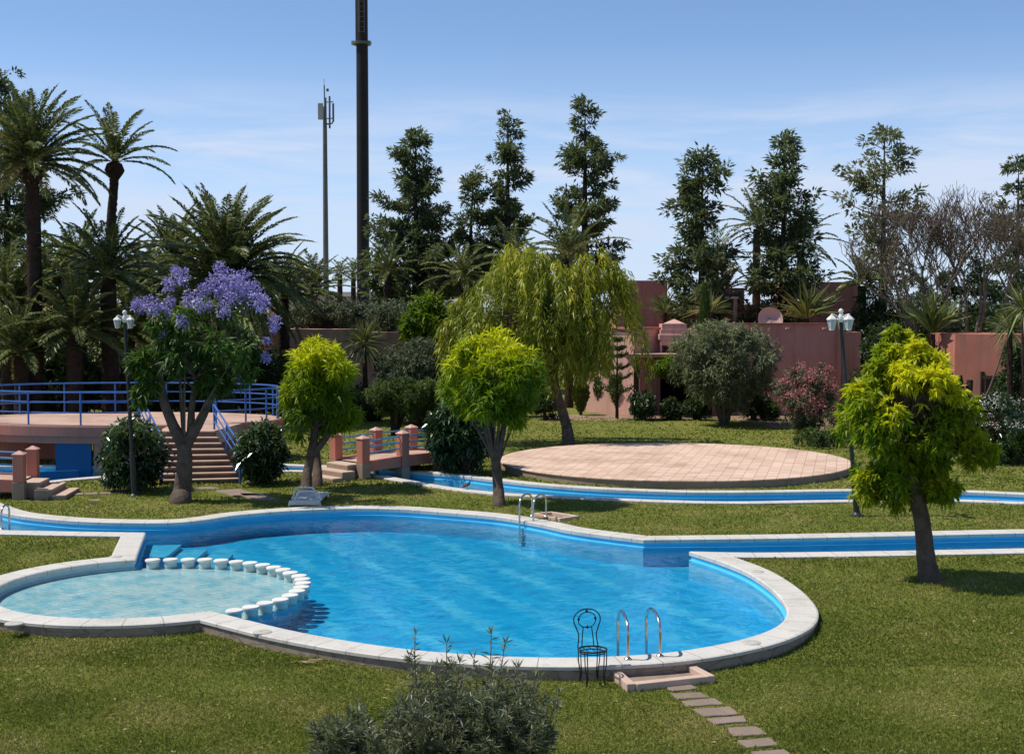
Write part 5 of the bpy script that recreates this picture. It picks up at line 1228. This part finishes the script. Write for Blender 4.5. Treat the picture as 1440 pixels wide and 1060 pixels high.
d = 54; palm('tall slender palm with a bulging neck, second from the left', 161, d, 232, [(X_(150, d), d, -.2), at(150, 540, d), at(151, 420, d), at(156, 320, d), at(160, 262, d)], .20, 24, 2.6, 202, e0=(-.1, 1.35), droop=1.05, leaflet=.42, np_=70, lw=.054, knob=.40)
d = 51; palm('shorter palm crown in front of the slender palm trunk', 152, d, 392, [(X_(156, d), d, -.2), at(156, 530, d), at(153, 450, d)], .33, 40, 2.9, 203, e0=(-.5, 1.35), droop=1.1, leaflet=.46, dry=.4)
d = 57; palm('huge bushy palm with long arching fronds behind the flowering tree', 318, d, 402, [(X_(320, d), d, -.2), at(319, 500, d)],   .42, 125, 4.4, 204, e0=(-.55, 1.45), droop=1.25, leaflet=.62, lw=.065, np_=84)
proto = palm('young palm with low spreading fronds', 105, 49, 470, [(X_(105, 49), 49, -.2), at(105, 500, 49)], .30, 42, 2.6, 205, e0=(-.4, 1.4), droop=1.1, leaflet=.42, dry=.3, group='young palms under the tall ones')
proto['label'] = 'young palm between the two tall palm trunks, above the terrace railing'
p0 = np.array(proto.location)
for px, yc, dd, sc, lab in [(14, 440, 52, 1.15, 'young palm at the left edge behind the thick trunk'), (70, 420, 57, 1.2, 'young palm crown right behind the thick shaggy trunk'), (205, 425, 60, 1.15, 'palm crown half hidden between the short palm and the huge bushy one'),
                            (398, 420, 62, 1.0, 'palm crown at the right flank of the huge bushy palm'), (246, 380, 66, 1.3, 'palm crown rising behind the left side of the huge bushy palm'), (30, 500, 49.5, 1.0, 'low young palm over the terrace at the far left'), (110, 395, 62, 1.25, 'palm crown behind and left of the short palm'), (440, 415, 70, .9, 'small palm crown left of the slender grey mast'),
                            (180, 480, 56, 1.1, 'low palm beside the narrow pink wall')]:
    zc = zz(yc, dd); h0 = zz(470, 49)
    copy_tree(proto, (X_(px, dd), dd, zc - h0 * sc), rz=px * .7, scale=sc, label=lab)
    if zc - h0 * sc > 0.1:   # a longer trunk below the copied one
        t = [o for o in bpy.data.objects if o.get('label') == lab][0]
        b = MB(); b.tube([(X_(px, dd), dd, -.2), (X_(px, dd), dd, zc - h0 * sc - 0.05)], [.34, .33], 10)
        q = [(v[0] - t.location[0], v[1] - t.location[1], v[2] - t.location[2]) for v in b.v]
        me = bpy.data.meshes.new('lower_trunk'); me.from_pydata([tuple(Vector(p) / sc) for p in q], [], b.f); me.materials.append(M['palm_bark']); o = bpy.data.objects.new('lower_trunk', me); link(o); o.parent = t
        r_ = t.rotation_euler[2]
        for v in me.vertices: x, y = v.co.x, v.co.y; v.co.x = x * math.cos(-r_) - y * math.sin(-r_); v.co.y = x * math.sin(-r_) + y * math.cos(-r_)
# palms beyond the houses
for i, (px, yc, dd, n, L, lab) in enumerate([(1064, 322, 74, 24, 2.6, 'palm crown peeping out left of the dense dark evergreen'), (1126, 345, 75, 20, 3.0, 'palm with upright fronds right of the dense dark evergreen'), (1212, 402, 68, 26, 1.8, 'small shaggy palm against the end of the red wing'),
                                             (800, 362, 66, 30, 3.0, 'palm crown just above the weeping tree'), (545, 385, 75, 20, 2.2, 'palm crown low behind the thick brown column'), (1005, 372, 70, 20, 2.6, 'palm with stiff fronds right of the bushy evergreen'),
                                             (650, 392, 72, 26, 2.4, 'palm crown half behind the left edge of the weeping tree'), (1020, 412, 69.5, 22, 1.9, 'short palm above the roof room'), (722, 372, 68, 24, 2.4, 'palm crown peeping over the top of the weeping tree')]):
    palm(lab, px, dd, yc, [(X_(px, dd), dd, -.2), at(px, yc + 40, dd)], .22, n, L, 230 + i, e0=(-.45, 1.35), droop=.95, leaflet=.42, lw=.075, np_=34, group='palms beyond the houses')
for i, (px, yc, dd) in enumerate([(478, 386, 150), (497, 384, 155), (420, 388, 160), (556, 392, 165), (372, 396, 150)]):
    palm(['distant palm just right of the grey mast', 'distant palm between the two masts', 'distant palm left of the grey mast', 'distant palm right of the thick brown column', 'distant palm behind the huge bushy palm'][i], px, dd, yc, [(X_(px, dd), dd, -.2), at(px, yc + 20, dd)], .3, 22, 2.1, 260 + i, e0=(-.6, 1.35), droop=1.0, leaflet=.6, lw=.12, np_=14, group='distant palms by the masts', skirt=.8)

# ------------------------------------------------------------------ shrubs
def shrub(name, label, px, pyb, wpx, hpx, mat, seed, d=None, leaf=(.14, .045), ncl=40, cr=.38, tips=22, per=6, droop=.1, depth=None, cat='shrub', group=None, lift=.1, young=.2, shell=(.3, 1.0), stems=6, tone0=0, spread=.75, gap=0.0, zbase=0.0):
    if d is None: d = G(px, pyb, zbase)[1]
    s = d / F_PX; rx = wpx * s / 2; H = hpx * s; rz = H * (1 - gap) / 2; c = np.array((X_(px, d), d, zbase + H - rz))
    root = thing(name, label, cat, (c[0], d, zbase), group); rg = RS(seed); lv = Leaves()
    cr = min(cr, rx * .55, rz * .8)
    cen = clumpy(lv, rg, c, (rx, (depth or rx) , rz * 1.03), ncl, cr, tips, per, leaf[0], leaf[1], droop, shell, young, zmin=zbase + .02, lift=lift, tone0=tone0, spread=spread)
    b = MB(); rr = random.Random(seed)
    for k in range(stems):
        cc = cen[rr.randrange(len(cen))]; f = (c[0] + rr.uniform(-.12, .12), d + rr.uniform(-.12, .12), zbase - .1)
        b.tube(bez(f, cc, (rr.uniform(-.15, .15), rr.uniform(-.1, .1), -.1), 6), list(np.linspace(.05 + .012 * H, .012, 6)), 6)
    b.build('stems', M['bark'], root, smooth=True); lv.build('foliage', mat, root, seed=seed)
    return root, c, (rx, rz), d, cen
def blossoms(root, cen, cr, n, mat, seed, size=.06, k=10, top=None, name='blossom'):
    rg = RS(seed); lv = Leaves()
    for i in range(n):
        c = cen[rg.integers(len(cen))]; u = rand_dirs(rg, 1)[0]; u[2] = abs(u[2]) * .9 + .1; u[1] = -abs(u[1]) if rg.uniform() < .6 else u[1]
        p = c + u * cr * rg.uniform(.8, 1.15)
        if top is not None and p[2] < top: continue
        v = rand_dirs(rg, k); lv.add(p + v * size * .8, v, size, size * .7, rg.uniform(0, 1, k), .1)
    lv.build(name, mat, root, seed=seed)
shrub('leafy_bush', 'dark leafy bush with white buds left of the terrace stairs', 183, 690, 96, 100, V_['gloss'], 301, leaf=(.22, .055), ncl=46, cr=.40, tips=24, young=.5, shell=(.3, 1.12))
r_, c_, q_, d_, cen_ = shrub('leafy_bush', 'dark leafy bush with pale buds right of the terrace stairs', 366, 680, 72, 84, V_['gloss'], 302, leaf=(.22, .055), ncl=34, cr=.36, tips=24, young=.5, shell=(.3, 1.12)); blossoms(r_, cen_, .36, 30, V_['whitef'], 5, .035, 6)
shrub('glossy_bush', 'tall dark glossy bush at the right end of the footbridge', 648, 664, 96, 112, V_['gloss'], 303, d=39.3, leaf=(.22, .065), ncl=80, cr=.44, tips=22, droop=.35, young=.35)
for px, pyb, wpx, hpx, sd, lab in [(560, 612, 94, 84, 304, 'umbrella shaped clipped tree nearest the footbridge'), (594, 606, 56, 74, 305, 'umbrella shaped clipped tree right behind the first one')]:
    d = G(px, pyb)[1]; s = d / F_PX; root = thing('clipped_tree', lab, 'tree', (X_(px, d), d, 0), 'umbrella clipped trees on the back lawn'); rg = RS(sd); lv = Leaves()
    c = np.array((X_(px, d), d, (hpx - 30) * s)); cen = clumpy(lv, rg, c, (wpx * s / 2, wpx * s / 2, 30 * s), 90, .34, 40, 6, .13, .032, -.05, (.2, 1), .25, lift=.4, spread=.6, squash=.8)
    b = MB(); rr = random.Random(sd)
    for k in range(5):
        f = (c[0] + rr.uniform(-.25, .25), d + rr.uniform(-.15, .15), -.1); e = cen[rr.randrange(len(cen))]; b.tube(bez(f, (c[0] + (e[0] - c[0]) * .6, e[1], c[2]), (0, 0, -.2), 6), [.11, .10, .085, .07, .06, .05], 8)
    b.build('trunk', M['bark_dark'], root, smooth=True); lv.build('crown', V_['topiary'], root, seed=sd)
shrub('olive_tree', 'large silvery olive tree in front of the pink house', 1020, 598, 150, 152, V_['olive'], 306, leaf=(.26, .05), ncl=120, cr=.62, tips=30, per=7, cat='tree', droop=.1, gap=.16, stems=10, young=.25)
r_, c_, q_, d_, cen_ = shrub('flowering_shrub', 'pink flowering shrub left of the yellow green tree', 1140, 610, 108, 98, V_['grey'], 307, leaf=(.18, .045), ncl=64, cr=.42, tips=16); blossoms(r_, cen_, .42, 430, V_['pinkf'], 6, .075, 7)
r_, c_, q_, d_, cen_ = shrub('oleander_hedge', 'white flowering oleander hedge at the right edge', 1398, 650, 124, 94, V_['gloss'], 308, leaf=(.19, .04), ncl=90, cr=.42, tips=22); blossoms(r_, cen_, .42, 420, V_['whitef'], 7, .055, 7, top=c_[2] + .1)
shrub('grassy_bush', 'low spiky green bush below the oleander at the right edge', 1436, 652, 44, 46, V_['bright'], 309, leaf=(.26, .03), ncl=24, cr=.3, tips=18, lift=.5, tone0=-.2)
shrub('grey_bush', 'big grey green bush behind the clipped trees', 592, 560, 126, 118, V_['grey'], 310, d=57, leaf=(.22, .05), ncl=110, cr=.6, tips=26, per=7, depth=2.0)
shrub('grey_bush', 'wide grey green bush growing over the brown house roof, right part', 620, 560, 110, 158, V_['grey'], 311, d=65, leaf=(.24, .055), ncl=80, cr=.65, tips=26, tone0=-.1)
shrub('roof_bush', 'long grey green bush along the roof of the brown house', 470, 466, 150, 40, V_['grey'], 312, d=66.5, leaf=(.26, .06), ncl=80, cr=.6, tips=26, zbase=zz(466, 66.5), stems=4, tone0=-.05, depth=2)
shrub('roof_bush', 'grey green bush on the roof right of the brown column', 550, 468, 80, 42, V_['grey'], 313, d=66, leaf=(.26, .06), ncl=50, cr=.6, tips=26, zbase=zz(468, 66), stems=4, tone0=-.05, depth=2)
shrub('bright_bush', 'bright green leafy bush left of the weeping tree', 603, 470, 84, 66, V_['bright'], 314, d=62, leaf=(.34, .10), ncl=40, cr=.55, tips=18, zbase=3.2, droop=.3, stems=3)
rg = RS(9)
# cycad like yuccas and pot shaped cypresses by the house
for px, pyb, wpx, hpx, sd, lab in [(846, 580, 22, 50, 320, 'small vase shaped cypress left of the araucaria'), (870, 582, 27, 52, 321, 'small vase shaped cypress right below the araucaria'), (817, 584, 22, 42, 322, 'small vase shaped cypress under the weeping tree')]:
    d = G(px, pyb)[1]; s = d / F_PX; root = thing('small_cypress', lab, 'cypress', (X_(px, d), d, 0), 'vase shaped cypresses by the house'); lv = Leaves(); rg = RS(sd)
    m = 4200; h = rg.uniform(0, 1, m) ** .8; a = rg.uniform(0, 2 * math.pi, m); rr = wpx * s / 2 * np.interp(h, [0, .15, .55, .85, 1], [.25, .45, 1, .85, .25]) * rg.uniform(.55, 1.05, m)
    P = np.c_[X_(px, d) + rr * np.cos(a), d + rr * np.sin(a), .12 + h * hpx * s]; lv.add(P, np.c_[np.cos(a) * .45, np.sin(a) * .45, np.full(m, 1.0)] + rg.normal(0, .25, (m, 3)), rg.uniform(.1, .2, m), .05, .15 + .5 * rg.uniform(size=m) + .2 * np.sin(a * 5), .05)
    b = MB(); b.tube([(X_(px, d), d, -.1), (X_(px, d), d, hpx * s * .7)], [.08, .03], 8); b.build('trunk', M['bark_dark'], root); lv.build('foliage', V_['topiary'], root, seed=sd)
d = 62; root = thing('column_cypress', 'narrow pointed cypress beside the house tower', 'cypress', (X_(987, d), d, 0)); lv = Leaves(); rg = RS(330); m = 6000; h = rg.uniform(0, 1, m); a = rg.uniform(0, 2 * math.pi, m); Ht = zz(402, d)
rr = .30 * np.interp(h, [0, .3, .8, 1], [.8, 1, .7, .08]) * rg.uniform(.6, 1.08, m); lv.add(np.c_[X_(987, d) + rr * np.cos(a), d + rr * np.sin(a) - .9, h * Ht], np.c_[np.cos(a) * .3, np.sin(a) * .3, np.full(m, 1.0)] + rg.normal(0, .2, (m, 3)), rg.uniform(.12, .22, m), .05, .2 + .4 * rg.uniform(size=m), .05)
b = MB(); b.tube([(X_(987, d), d - .9, -.1), (X_(987, d), d - .9, Ht * .8)], [.1, .03], 8); b.build('trunk', M['bark_dark'], root); lv.build('foliage', V_['topiary'], root, seed=1)
# araucaria: flat whorls of upcurved arms
d = 59; root = thing('araucaria', 'young araucaria with open tiers of upturned arms by the pink wall', 'tree', (X_(868, d), d, 0)); b = MB(); lv = Leaves(); rg = RS(331); zt = zz(472, d)
b.tube([(X_(868, d), d, -.1), (X_(868, d), d, zt)], [.08, .015], 8)
for i, (py, hw) in enumerate([(478, 7), (490, 11), (500, 15), (516, 18), (530, 21), (548, 24)]):
    for k in range(7):
        a = 2 * math.pi * k / 7 + i; L = hw * d / F_PX; st = np.array((X_(868, d), d, zz(py, d) - .12 * L)); e = st + np.array((math.cos(a) * L, math.sin(a) * L, .30 * L)); pts = bez(st, e, (0, 0, -.22 * L), 7); b.tube(pts, [.02, .018, .016, .014, .012, .010, .008], 5)
        for p in pts[2:]: mm_ = 22; lv.add(np.array(p) + rg.normal(0, .03, (mm_, 3)), nrm(rand_dirs(rg, mm_) + np.array((math.cos(a), math.sin(a), .8)) * .7), rg.uniform(.08, .15, mm_), .035, rg.uniform(.1, .6, mm_), .05)
b.build('trunk', M['bark_dark'], root); lv.build('foliage', V_['topiary'], root)
# low planting along the house
for i, (px, pyb, wpx, hpx, m_, lab) in enumerate([(905, 582, 40, 40, 'gloss', 'pale flowered shrub at the foot of the porch column'), (945, 582, 36, 34, 'shade', 'dark shrub in front of the porch'), (980, 585, 34, 44, 'shade', 'dark shrub left of the olive trunk'), (1062, 592, 44, 46, 'shade', 'dark green shrub right of the olive trunk'), (1082, 588, 30, 24, 'topiary', 'low green tuft beside the red wing wall'),
                                                 (768, 590, 40, 44, 'shade', 'dark shrub left of the weeping trunk'), (740, 586, 40, 52, 'shade', 'dark shrub behind the forked garden tree'), (940, 535, 40, 36, 'bright', 'yellow green creeper on the porch roof'), (520, 592, 30, 26, 'shade', 'dark clump left of the clipped trees'), (700, 588, 44, 60, 'shade', 'dark bush behind the forked garden tree, left part')]):
    r_ = shrub('house_shrub', lab, px, pyb, wpx, hpx, V_[m_], 340 + i, d=(60.1 if i == 7 else 58.5 if i < 5 else None), leaf=(.17, .05), ncl=26, cr=.36, tips=20, stems=4, zbase=(zz(535, 60.1) if i == 7 else 0))
    if i == 0: blossoms(r_[0], r_[4], .34, 70, V_['whitef'], 8, .05, 6)
shrub('low_hedge', 'low dark green hedge beyond the right end of the round stage', 1160, 628, 90, 24, V_['topiary'], 352, leaf=(.16, .04), ncl=30, cr=.26, tips=24, stems=3)
shrub('lawn_tuft', 'low green tuft on the lawn under the pink flowering shrub', 1135, 610, 40, 20, V_['shade'], 353, leaf=(.2, .03), ncl=14, cr=.22, tips=16, lift=.5, stems=2)
# dark understorey on the left, behind the terrace
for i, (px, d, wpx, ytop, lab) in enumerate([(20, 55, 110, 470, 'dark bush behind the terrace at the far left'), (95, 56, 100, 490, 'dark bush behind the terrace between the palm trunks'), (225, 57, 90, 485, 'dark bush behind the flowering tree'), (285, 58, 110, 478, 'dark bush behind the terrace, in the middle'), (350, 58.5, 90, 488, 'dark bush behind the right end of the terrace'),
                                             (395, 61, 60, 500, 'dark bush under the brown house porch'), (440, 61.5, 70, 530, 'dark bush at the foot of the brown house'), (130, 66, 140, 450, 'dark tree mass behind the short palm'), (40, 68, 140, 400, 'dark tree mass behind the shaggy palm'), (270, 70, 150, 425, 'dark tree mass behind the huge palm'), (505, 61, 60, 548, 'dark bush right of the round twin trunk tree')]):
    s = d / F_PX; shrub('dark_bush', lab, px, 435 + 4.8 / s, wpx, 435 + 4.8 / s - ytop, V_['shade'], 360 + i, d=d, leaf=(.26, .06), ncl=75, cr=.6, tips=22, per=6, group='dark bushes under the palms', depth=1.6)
# right hand thicket
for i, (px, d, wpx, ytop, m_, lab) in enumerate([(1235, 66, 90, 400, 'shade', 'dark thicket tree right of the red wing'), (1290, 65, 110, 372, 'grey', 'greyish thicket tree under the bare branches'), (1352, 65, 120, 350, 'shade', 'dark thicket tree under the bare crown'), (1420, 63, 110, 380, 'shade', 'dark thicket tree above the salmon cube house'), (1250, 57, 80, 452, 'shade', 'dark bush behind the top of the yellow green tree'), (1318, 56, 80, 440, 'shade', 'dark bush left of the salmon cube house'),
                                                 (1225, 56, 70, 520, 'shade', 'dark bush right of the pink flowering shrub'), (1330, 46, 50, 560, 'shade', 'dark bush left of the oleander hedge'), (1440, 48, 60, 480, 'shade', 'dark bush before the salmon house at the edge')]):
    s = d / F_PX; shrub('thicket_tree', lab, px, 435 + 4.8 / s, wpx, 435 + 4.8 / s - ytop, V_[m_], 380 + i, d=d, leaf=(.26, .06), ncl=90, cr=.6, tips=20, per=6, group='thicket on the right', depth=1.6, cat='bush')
# yuccas and spiky plants
def spiky(label, px, d, yc, n, L, wd, seed, e0=(-.3, 1.4), mat='palm', ybase=None):
    rg = RS(seed); c = at(px, yc, d); root = thing('yucca', label, 'yucca', (c[0], d, 0), 'spiky yuccas'); lv = Leaves(); b = MB()
    b.tube([(c[0], d, -.1), (c[0] + .05, d, c[2] * .5), tuple(c)], [.12, .11, .09], 8)
    a = rg.uniform(0, 2 * math.pi, n); e = rg.uniform(e0[0], e0[1], n)
    D = np.c_[np.cos(e) * np.cos(a), np.cos(e) * np.sin(a), np.sin(e)]
    lv.add(np.repeat(c[None], n, 0) + D * .05, D, L * rg.uniform(.7, 1.1, n), wd, rg.uniform(.1, .85, n), .14)
    b.build('trunk', M['palm_bark'], root, smooth=True); lv.build('leaves', V_[mat], root, seed=seed)
for i, a_ in enumerate([('yucca with broad upright leaves right of the satellite dish', 1135, 63.5, 448, 90, 2.1, .12, 401, (.1, 1.5)), ('agave like plant with grey upright blades behind the lime tree', 1312, 54, 470, 70, 2.2, .14, 402, (.5, 1.5)), ('spiky yucca head over the salmon house', 1420, 47, 462, 130, 1.15, .055, 403, (-.8, 1.5)), ('spiky yucca head at the right edge', 1440, 46, 435, 110, 1.2, .055, 404, (-.8, 1.5)),
                                                        ('yucca clump in front of the brown house wall', 512, 61, 485, 210, 1.55, .06, 405, (-.9, 1.4)), ('yucca under the bushy evergreen', 1000, 63.3, 440, 60, 1.4, .09, 406, (-.1, 1.4)), ('yucca left of the red house wing', 935, 66, 440, 60, 1.4, .1, 407, (-.2, 1.4))]):
    spiky(*a_[:8], e0=a_[8])
# pruned trunk with two stubs and a thin bare stem
d = 46; root = thing('pruned_tree', 'pruned bare trunk with two cut stubs in front of the salmon house', 'tree', (X_(1358, d), d, 0)); b = MB()
b.tube([(X_(1357, d), d, -.1), at(1357, 600, d), at(1356, 572, d)], [.24, .22, .2], 10, rough=.08, rng=random.Random(2)); b.tube([at(1357, 585, d), at(1352, 555, d), at(1348, 528, d)], [.15, .13, .12], 9); b.tube([at(1357, 585, d), at(1362, 560, d), at(1364, 534, d)], [.14, .12, .11], 9); b.build('trunk', M['bark_dark'], root, smooth=True)
b = MB(); b.tube([at(1366, 590, d), at(1376, 578, d), at(1392, 545, d), at(1404, 512, d), at(1414, 478, d)], [.05, .045, .035, .03, .02], 7); b.build('sucker_stem', M['twig'], root, smooth=True)
# bare branched tree
d = 56; root = thing('bare_tree', 'leafless grey branched tree rising over the thicket at right', 'tree', (X_(1335, d), d, 0)); b = MB(); rr = random.Random(77); cnt = [0]
def branch(p, dr, L, r, lev):
    if lev == 0: return
    r = max(r, .011)
    cnt[0] += 1
    n = 5; pts = [np.array(p)]; dd = np.array(dr)
    for k in range(n): dd = nrm(dd + np.array((rr.uniform(-.2, .2), rr.uniform(-.2, .2), rr.uniform(-.03, .16)))); pts.append(pts[-1] + dd * L / n)
    b.tube(pts, list(np.linspace(r, r * .62, n + 1)), 6 if lev > 3 else 4)
    for k in range(3 if lev > 1 else 2):
        t = pts[rr.choice((3, 4, 5, 5))]; a = rr.uniform(0, 6.28); v = nrm(dd * 1.0 + np.array((math.cos(a), math.sin(a), rr.uniform(-.1, .5))) * rr.uniform(.45, .95)); branch(t, v, L * rr.uniform(.58, .82), r * .58, lev - 1)
for px, yy_, ax, ln in [(1270, 440, -.6, 1.7), (1300, 430, -.2, 1.6), (1330, 430, .1, 1.7), (1385, 430, .1, 1.8), (1352, 420, -.3, 1.6), (1425, 440, .1, 1.8), (1280, 420, -.4, 1.5), (1290, 470, -.7, 1.8), (1322, 470, -.28, 2.0), (1345, 470, .0, 2.1), (1372, 470, .18, 2.0), (1400, 470, .42, 1.9), (1310, 460, -.9, 1.6), (1360, 450, .1, 1.9), (1415, 460, .3, 1.9), (1335, 460, -.5, 1.9)]:
    s0 = np.array((X_(1335, d) + (px - 1335) * .01, d + rr.uniform(-.3, .3), .2)); e = at(px, yy_, d + rr.uniform(-.8, .8)); b.tube(bez(s0, e, (0, 0, .2), 7), list(np.linspace(.10, .065, 7)), 7)
    branch(e, nrm(np.array((ax, rr.uniform(-.3, .3), 1.0))), ln, .06, 6)
b.build('trunk', M['twig'], root, smooth=True)
# distant trees closing the horizon
rg = RS(500); lv = Leaves()
for k in range(230):
    dd = rg.uniform(105, 135); x = rg.uniform(-75, 75); h = rg.uniform(3.2, 5.4)
    v = rand_dirs(rg, 90); P = np.array((x, dd, h * .5)) + v * np.array((1.9, 1.9, h * .5)) * rg.uniform(.6, 1, (90, 1)); P[:, 2] = np.maximum(P[:, 2], .1)
    lv.add(P, nrm(v + rg.normal(0, .5, (90, 3))), rg.uniform(.5, .9, 90), .3, rg.uniform(0, .5) + .4 * rg.uniform(size=90), .1)
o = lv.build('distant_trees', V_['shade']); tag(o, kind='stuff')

# ------------------------------------------------------------------ foreground oleander
d = 13.0; zb_ = hz(0, d); root = thing('oleander_bush', 'grey green oleander bush in the near foreground at the bottom edge', 'shrub', (X_(640, d), d, zb_)); rg = RS(600); rr = random.Random(600); b = MB(); lv = Leaves()
tipsL = [(587, 893, 13), (602, 930, 12.8), (627, 905, 13.1), (612, 912, 13.3), (693, 892, 13.2), (712, 905, 13.0), (735, 918, 13.2), (748, 925, 12.9), (672, 915, 13.3), (655, 930, 12.9), (690, 935, 12.7), (765, 955, 13.1), (780, 975, 13.0), (775, 1000, 12.9), (640, 945, 12.6), (620, 960, 12.7), (590, 950, 13.2), (573, 975, 13.0), (560, 995, 12.9), (665, 965, 12.6), (700, 970, 12.6), (730, 960, 12.7), (745, 985, 12.7), (760, 1015, 12.7),
         (520, 1005, 13.0), (500, 990, 13.2), (480, 1015, 13.0), (455, 1030, 13.1), (470, 1045, 12.9), (540, 1025, 12.8), (580, 1015, 12.7), (610, 1000, 12.6), (640, 1000, 12.5), (680, 1010, 12.5), (715, 1020, 12.5), (740, 1040, 12.6), (600, 1040, 12.5), (650, 1045, 12.4), (560, 1050, 12.6), (510, 1050, 12.8), (620, 925, 13.4), (645, 915, 13.5), (706, 925, 13.4), (725, 940, 13.3)]
tipsL += [(rr.uniform(560, 770), rr.uniform(975, 1080), rr.uniform(12.3, 13.7)) for _ in range(120)] + [(rr.uniform(445, 600), rr.uniform(1015, 1090), rr.uniform(12.4, 13.6)) for _ in range(70)]
def sprig(pts, q0, dens, k0):
    m = len(pts); n = dens; q = np.linspace(q0, 1.0, n); s_ = np.linspace(0, 1, m)
    P = np.array([np.interp(q, s_, pts[:, j]) for j in range(3)]).T; tg = nrm(pts[-1] - pts[-3]); ton = rg.uniform(.05, .4)
    for k in range(k0):
        a = rg.uniform(0, 2 * math.pi, n); v = rand_dirs(rg, n)
        D = nrm(tg * rg.uniform(.25, .75) + np.c_[np.cos(a), np.sin(a), np.zeros(n)] * .75 + v * .35)
        lv.add(P, D, rg.uniform(.09, .18, n) * (1.1 - .3 * q), rg.uniform(.013, .021, n), ton + .5 * rg.uniform(size=n), .14)
    c = 8; a = rg.uniform(0, 6.28, c); lv.add(np.repeat(pts[-1][None], c, 0), nrm(tg + .4 * np.c_[np.cos(a), np.sin(a), np.zeros(c)]), rg.uniform(.08, .14, c), .014, rg.uniform(.5, 1, c), .05)
for k_, (px, py, dd) in enumerate(tipsL):
    if py < 940 and k_ not in (0, 2, 4, 5): py += 12 + 5 * (k_ % 4)
    t = at(px, py, dd); s0 = np.array((X_(640, d) + (t[0] - X_(640, d)) * .45 + rr.uniform(-.2, .2), d + rr.uniform(-.25, .25), zb_ - .02))
    pts = np.array(bez(s0, t, ((t[0] - s0[0]) * .35 + rr.uniform(-.12, .12), rr.uniform(-.1, .1), .05), 14)); pts[8:] += np.array((rr.uniform(-.05, .05), 0, 0)) * np.linspace(0, 1, 6)[:, None]
    b.tube(pts, list(np.linspace(.014, .004, 14)), 5); sprig(pts, .5, 18, 2)
    for j in range(4):
        i = rr.choice((6, 7, 8, 9, 10, 11)); f = pts[i]; a = rr.uniform(0, 6.28); L = rr.uniform(.14, .34) * (1.15 - i / 16); e_ = f + np.array((math.cos(a) * L * .75, math.sin(a) * L * .75, L * rr.uniform(.45, .95)))
        p2 = np.array(bez(f, e_, (math.cos(a) * .05, math.sin(a) * .05, -.02), 6)); b.tube(p2, list(np.linspace(.006, .003, 6)), 4); sprig(p2, .15, 13, 2)
b.build('stems', M['twig'], root, smooth=True); lv.build('foliage', V_['ole'], root, seed=6, flat=.2)

# ------------------------------------------------------------------ grass blades
def blades(n, y0, y1, hgt, wd, seed, pxm=60, patch=True):
    rg = RS(seed); y = (y0 ** -1 + rg.uniform(0, 1, n) * (y1 ** -1 - y0 ** -1)) ** -1
    x = rg.uniform(-1, 1, n) * (720 + pxm) / F_PX * y
    P = np.c_[x, y]; P = P[~keepout(P)]; x, y = P[:, 0], P[:, 1]; n = len(P)
    t = np.clip((23.5 - y - 0.15 * x) / 4.0, 0, 1); z = -0.15 * t * t * (3 - 2 * t) + np.sin(x * 1.7 + 1.3 * np.sin(y * .9)) * np.cos(y * 1.3) * 0.012
    a = rg.uniform(0, 2 * math.pi, n); e = rg.uniform(.35, 1.4, n)
    pt = .5 + .5 * np.sin(x * 1.1 + 2 * np.sin(y * .7)) * np.sin(y * 1.7 + 1.5 * np.sin(x * .8))
    pq = np.zeros(n); rp = RS(77)
    for k in range(9): fx, fy, ph = rp.uniform(.5, 3.2), rp.uniform(.5, 3.2), rp.uniform(0, 6.28); pq += np.sin(x * fx * (1 if k % 2 else -1) + y * fy + ph)
    pq = np.clip(.5 + pq / 6.5, 0, 1)
    tone = .02 + .38 * rg.uniform(size=n) + .62 * pq ** 1.5 * rg.uniform(.35, 1, n) + .4 * (rg.uniform(size=n) < .02 + .10 * pq ** 3)
    return np.c_[x, y, z - .005], np.c_[np.cos(e) * np.cos(a), np.cos(e) * np.sin(a), np.sin(e)], hgt * rg.uniform(.5, 1.3, n) * (.7 + .5 * pt), wd * rg.uniform(.7, 1.3, n), tone
V_['grass'] = leaf_mat('grass_blades', [(0, (0.088, 0.122, 0.016)), (0.4, (0.168, 0.195, 0.032)), (0.75, (0.265, 0.245, 0.075)), (1, (0.42, 0.34, 0.17))], .3, .6, .2)
lv = Leaves()
for a_ in ((210000, 13.5, 18.5, .075, .010, 1), (170000, 18.5, 25, .08, .014, 2), (110000, 25, 36, .08, .022, 3), (60000, 36, 60, .10, .05, 4)):
    P_, D_, L_, W_, T_ = blades(*a_); lv.add(P_, D_, L_, W_, T_, .25)
o = lv.build('grass', V_['grass'], flat=.3); tag(o, kind='stuff')

# fallen leaves and scraps on the lawn
rg = RS(808); lv = Leaves(); n = 480; y = (14.5 ** -1 + rg.uniform(0, 1, n) * (55 ** -1 - 14.5 ** -1)) ** -1; x = rg.uniform(-1, 1, n) * 760 / F_PX * y
ok = ~keepout(np.c_[x, y]); x, y = x[ok], y[ok]; n = len(x); t = np.clip((23.5 - y - 0.15 * x) / 4.0, 0, 1); z = -0.15 * t * t * (3 - 2 * t) + .05; a = rg.uniform(0, 6.28, n)
lv.add(np.c_[x, y, z], np.c_[np.cos(a), np.sin(a), rg.uniform(-.1, .3, n)], rg.uniform(.03, .09, n), rg.uniform(.012, .032, n), rg.uniform(0, 1, n), .1)
tag(lv.build('fallen_leaves', M['straw_leaf'], flat=.8), kind='stuff')
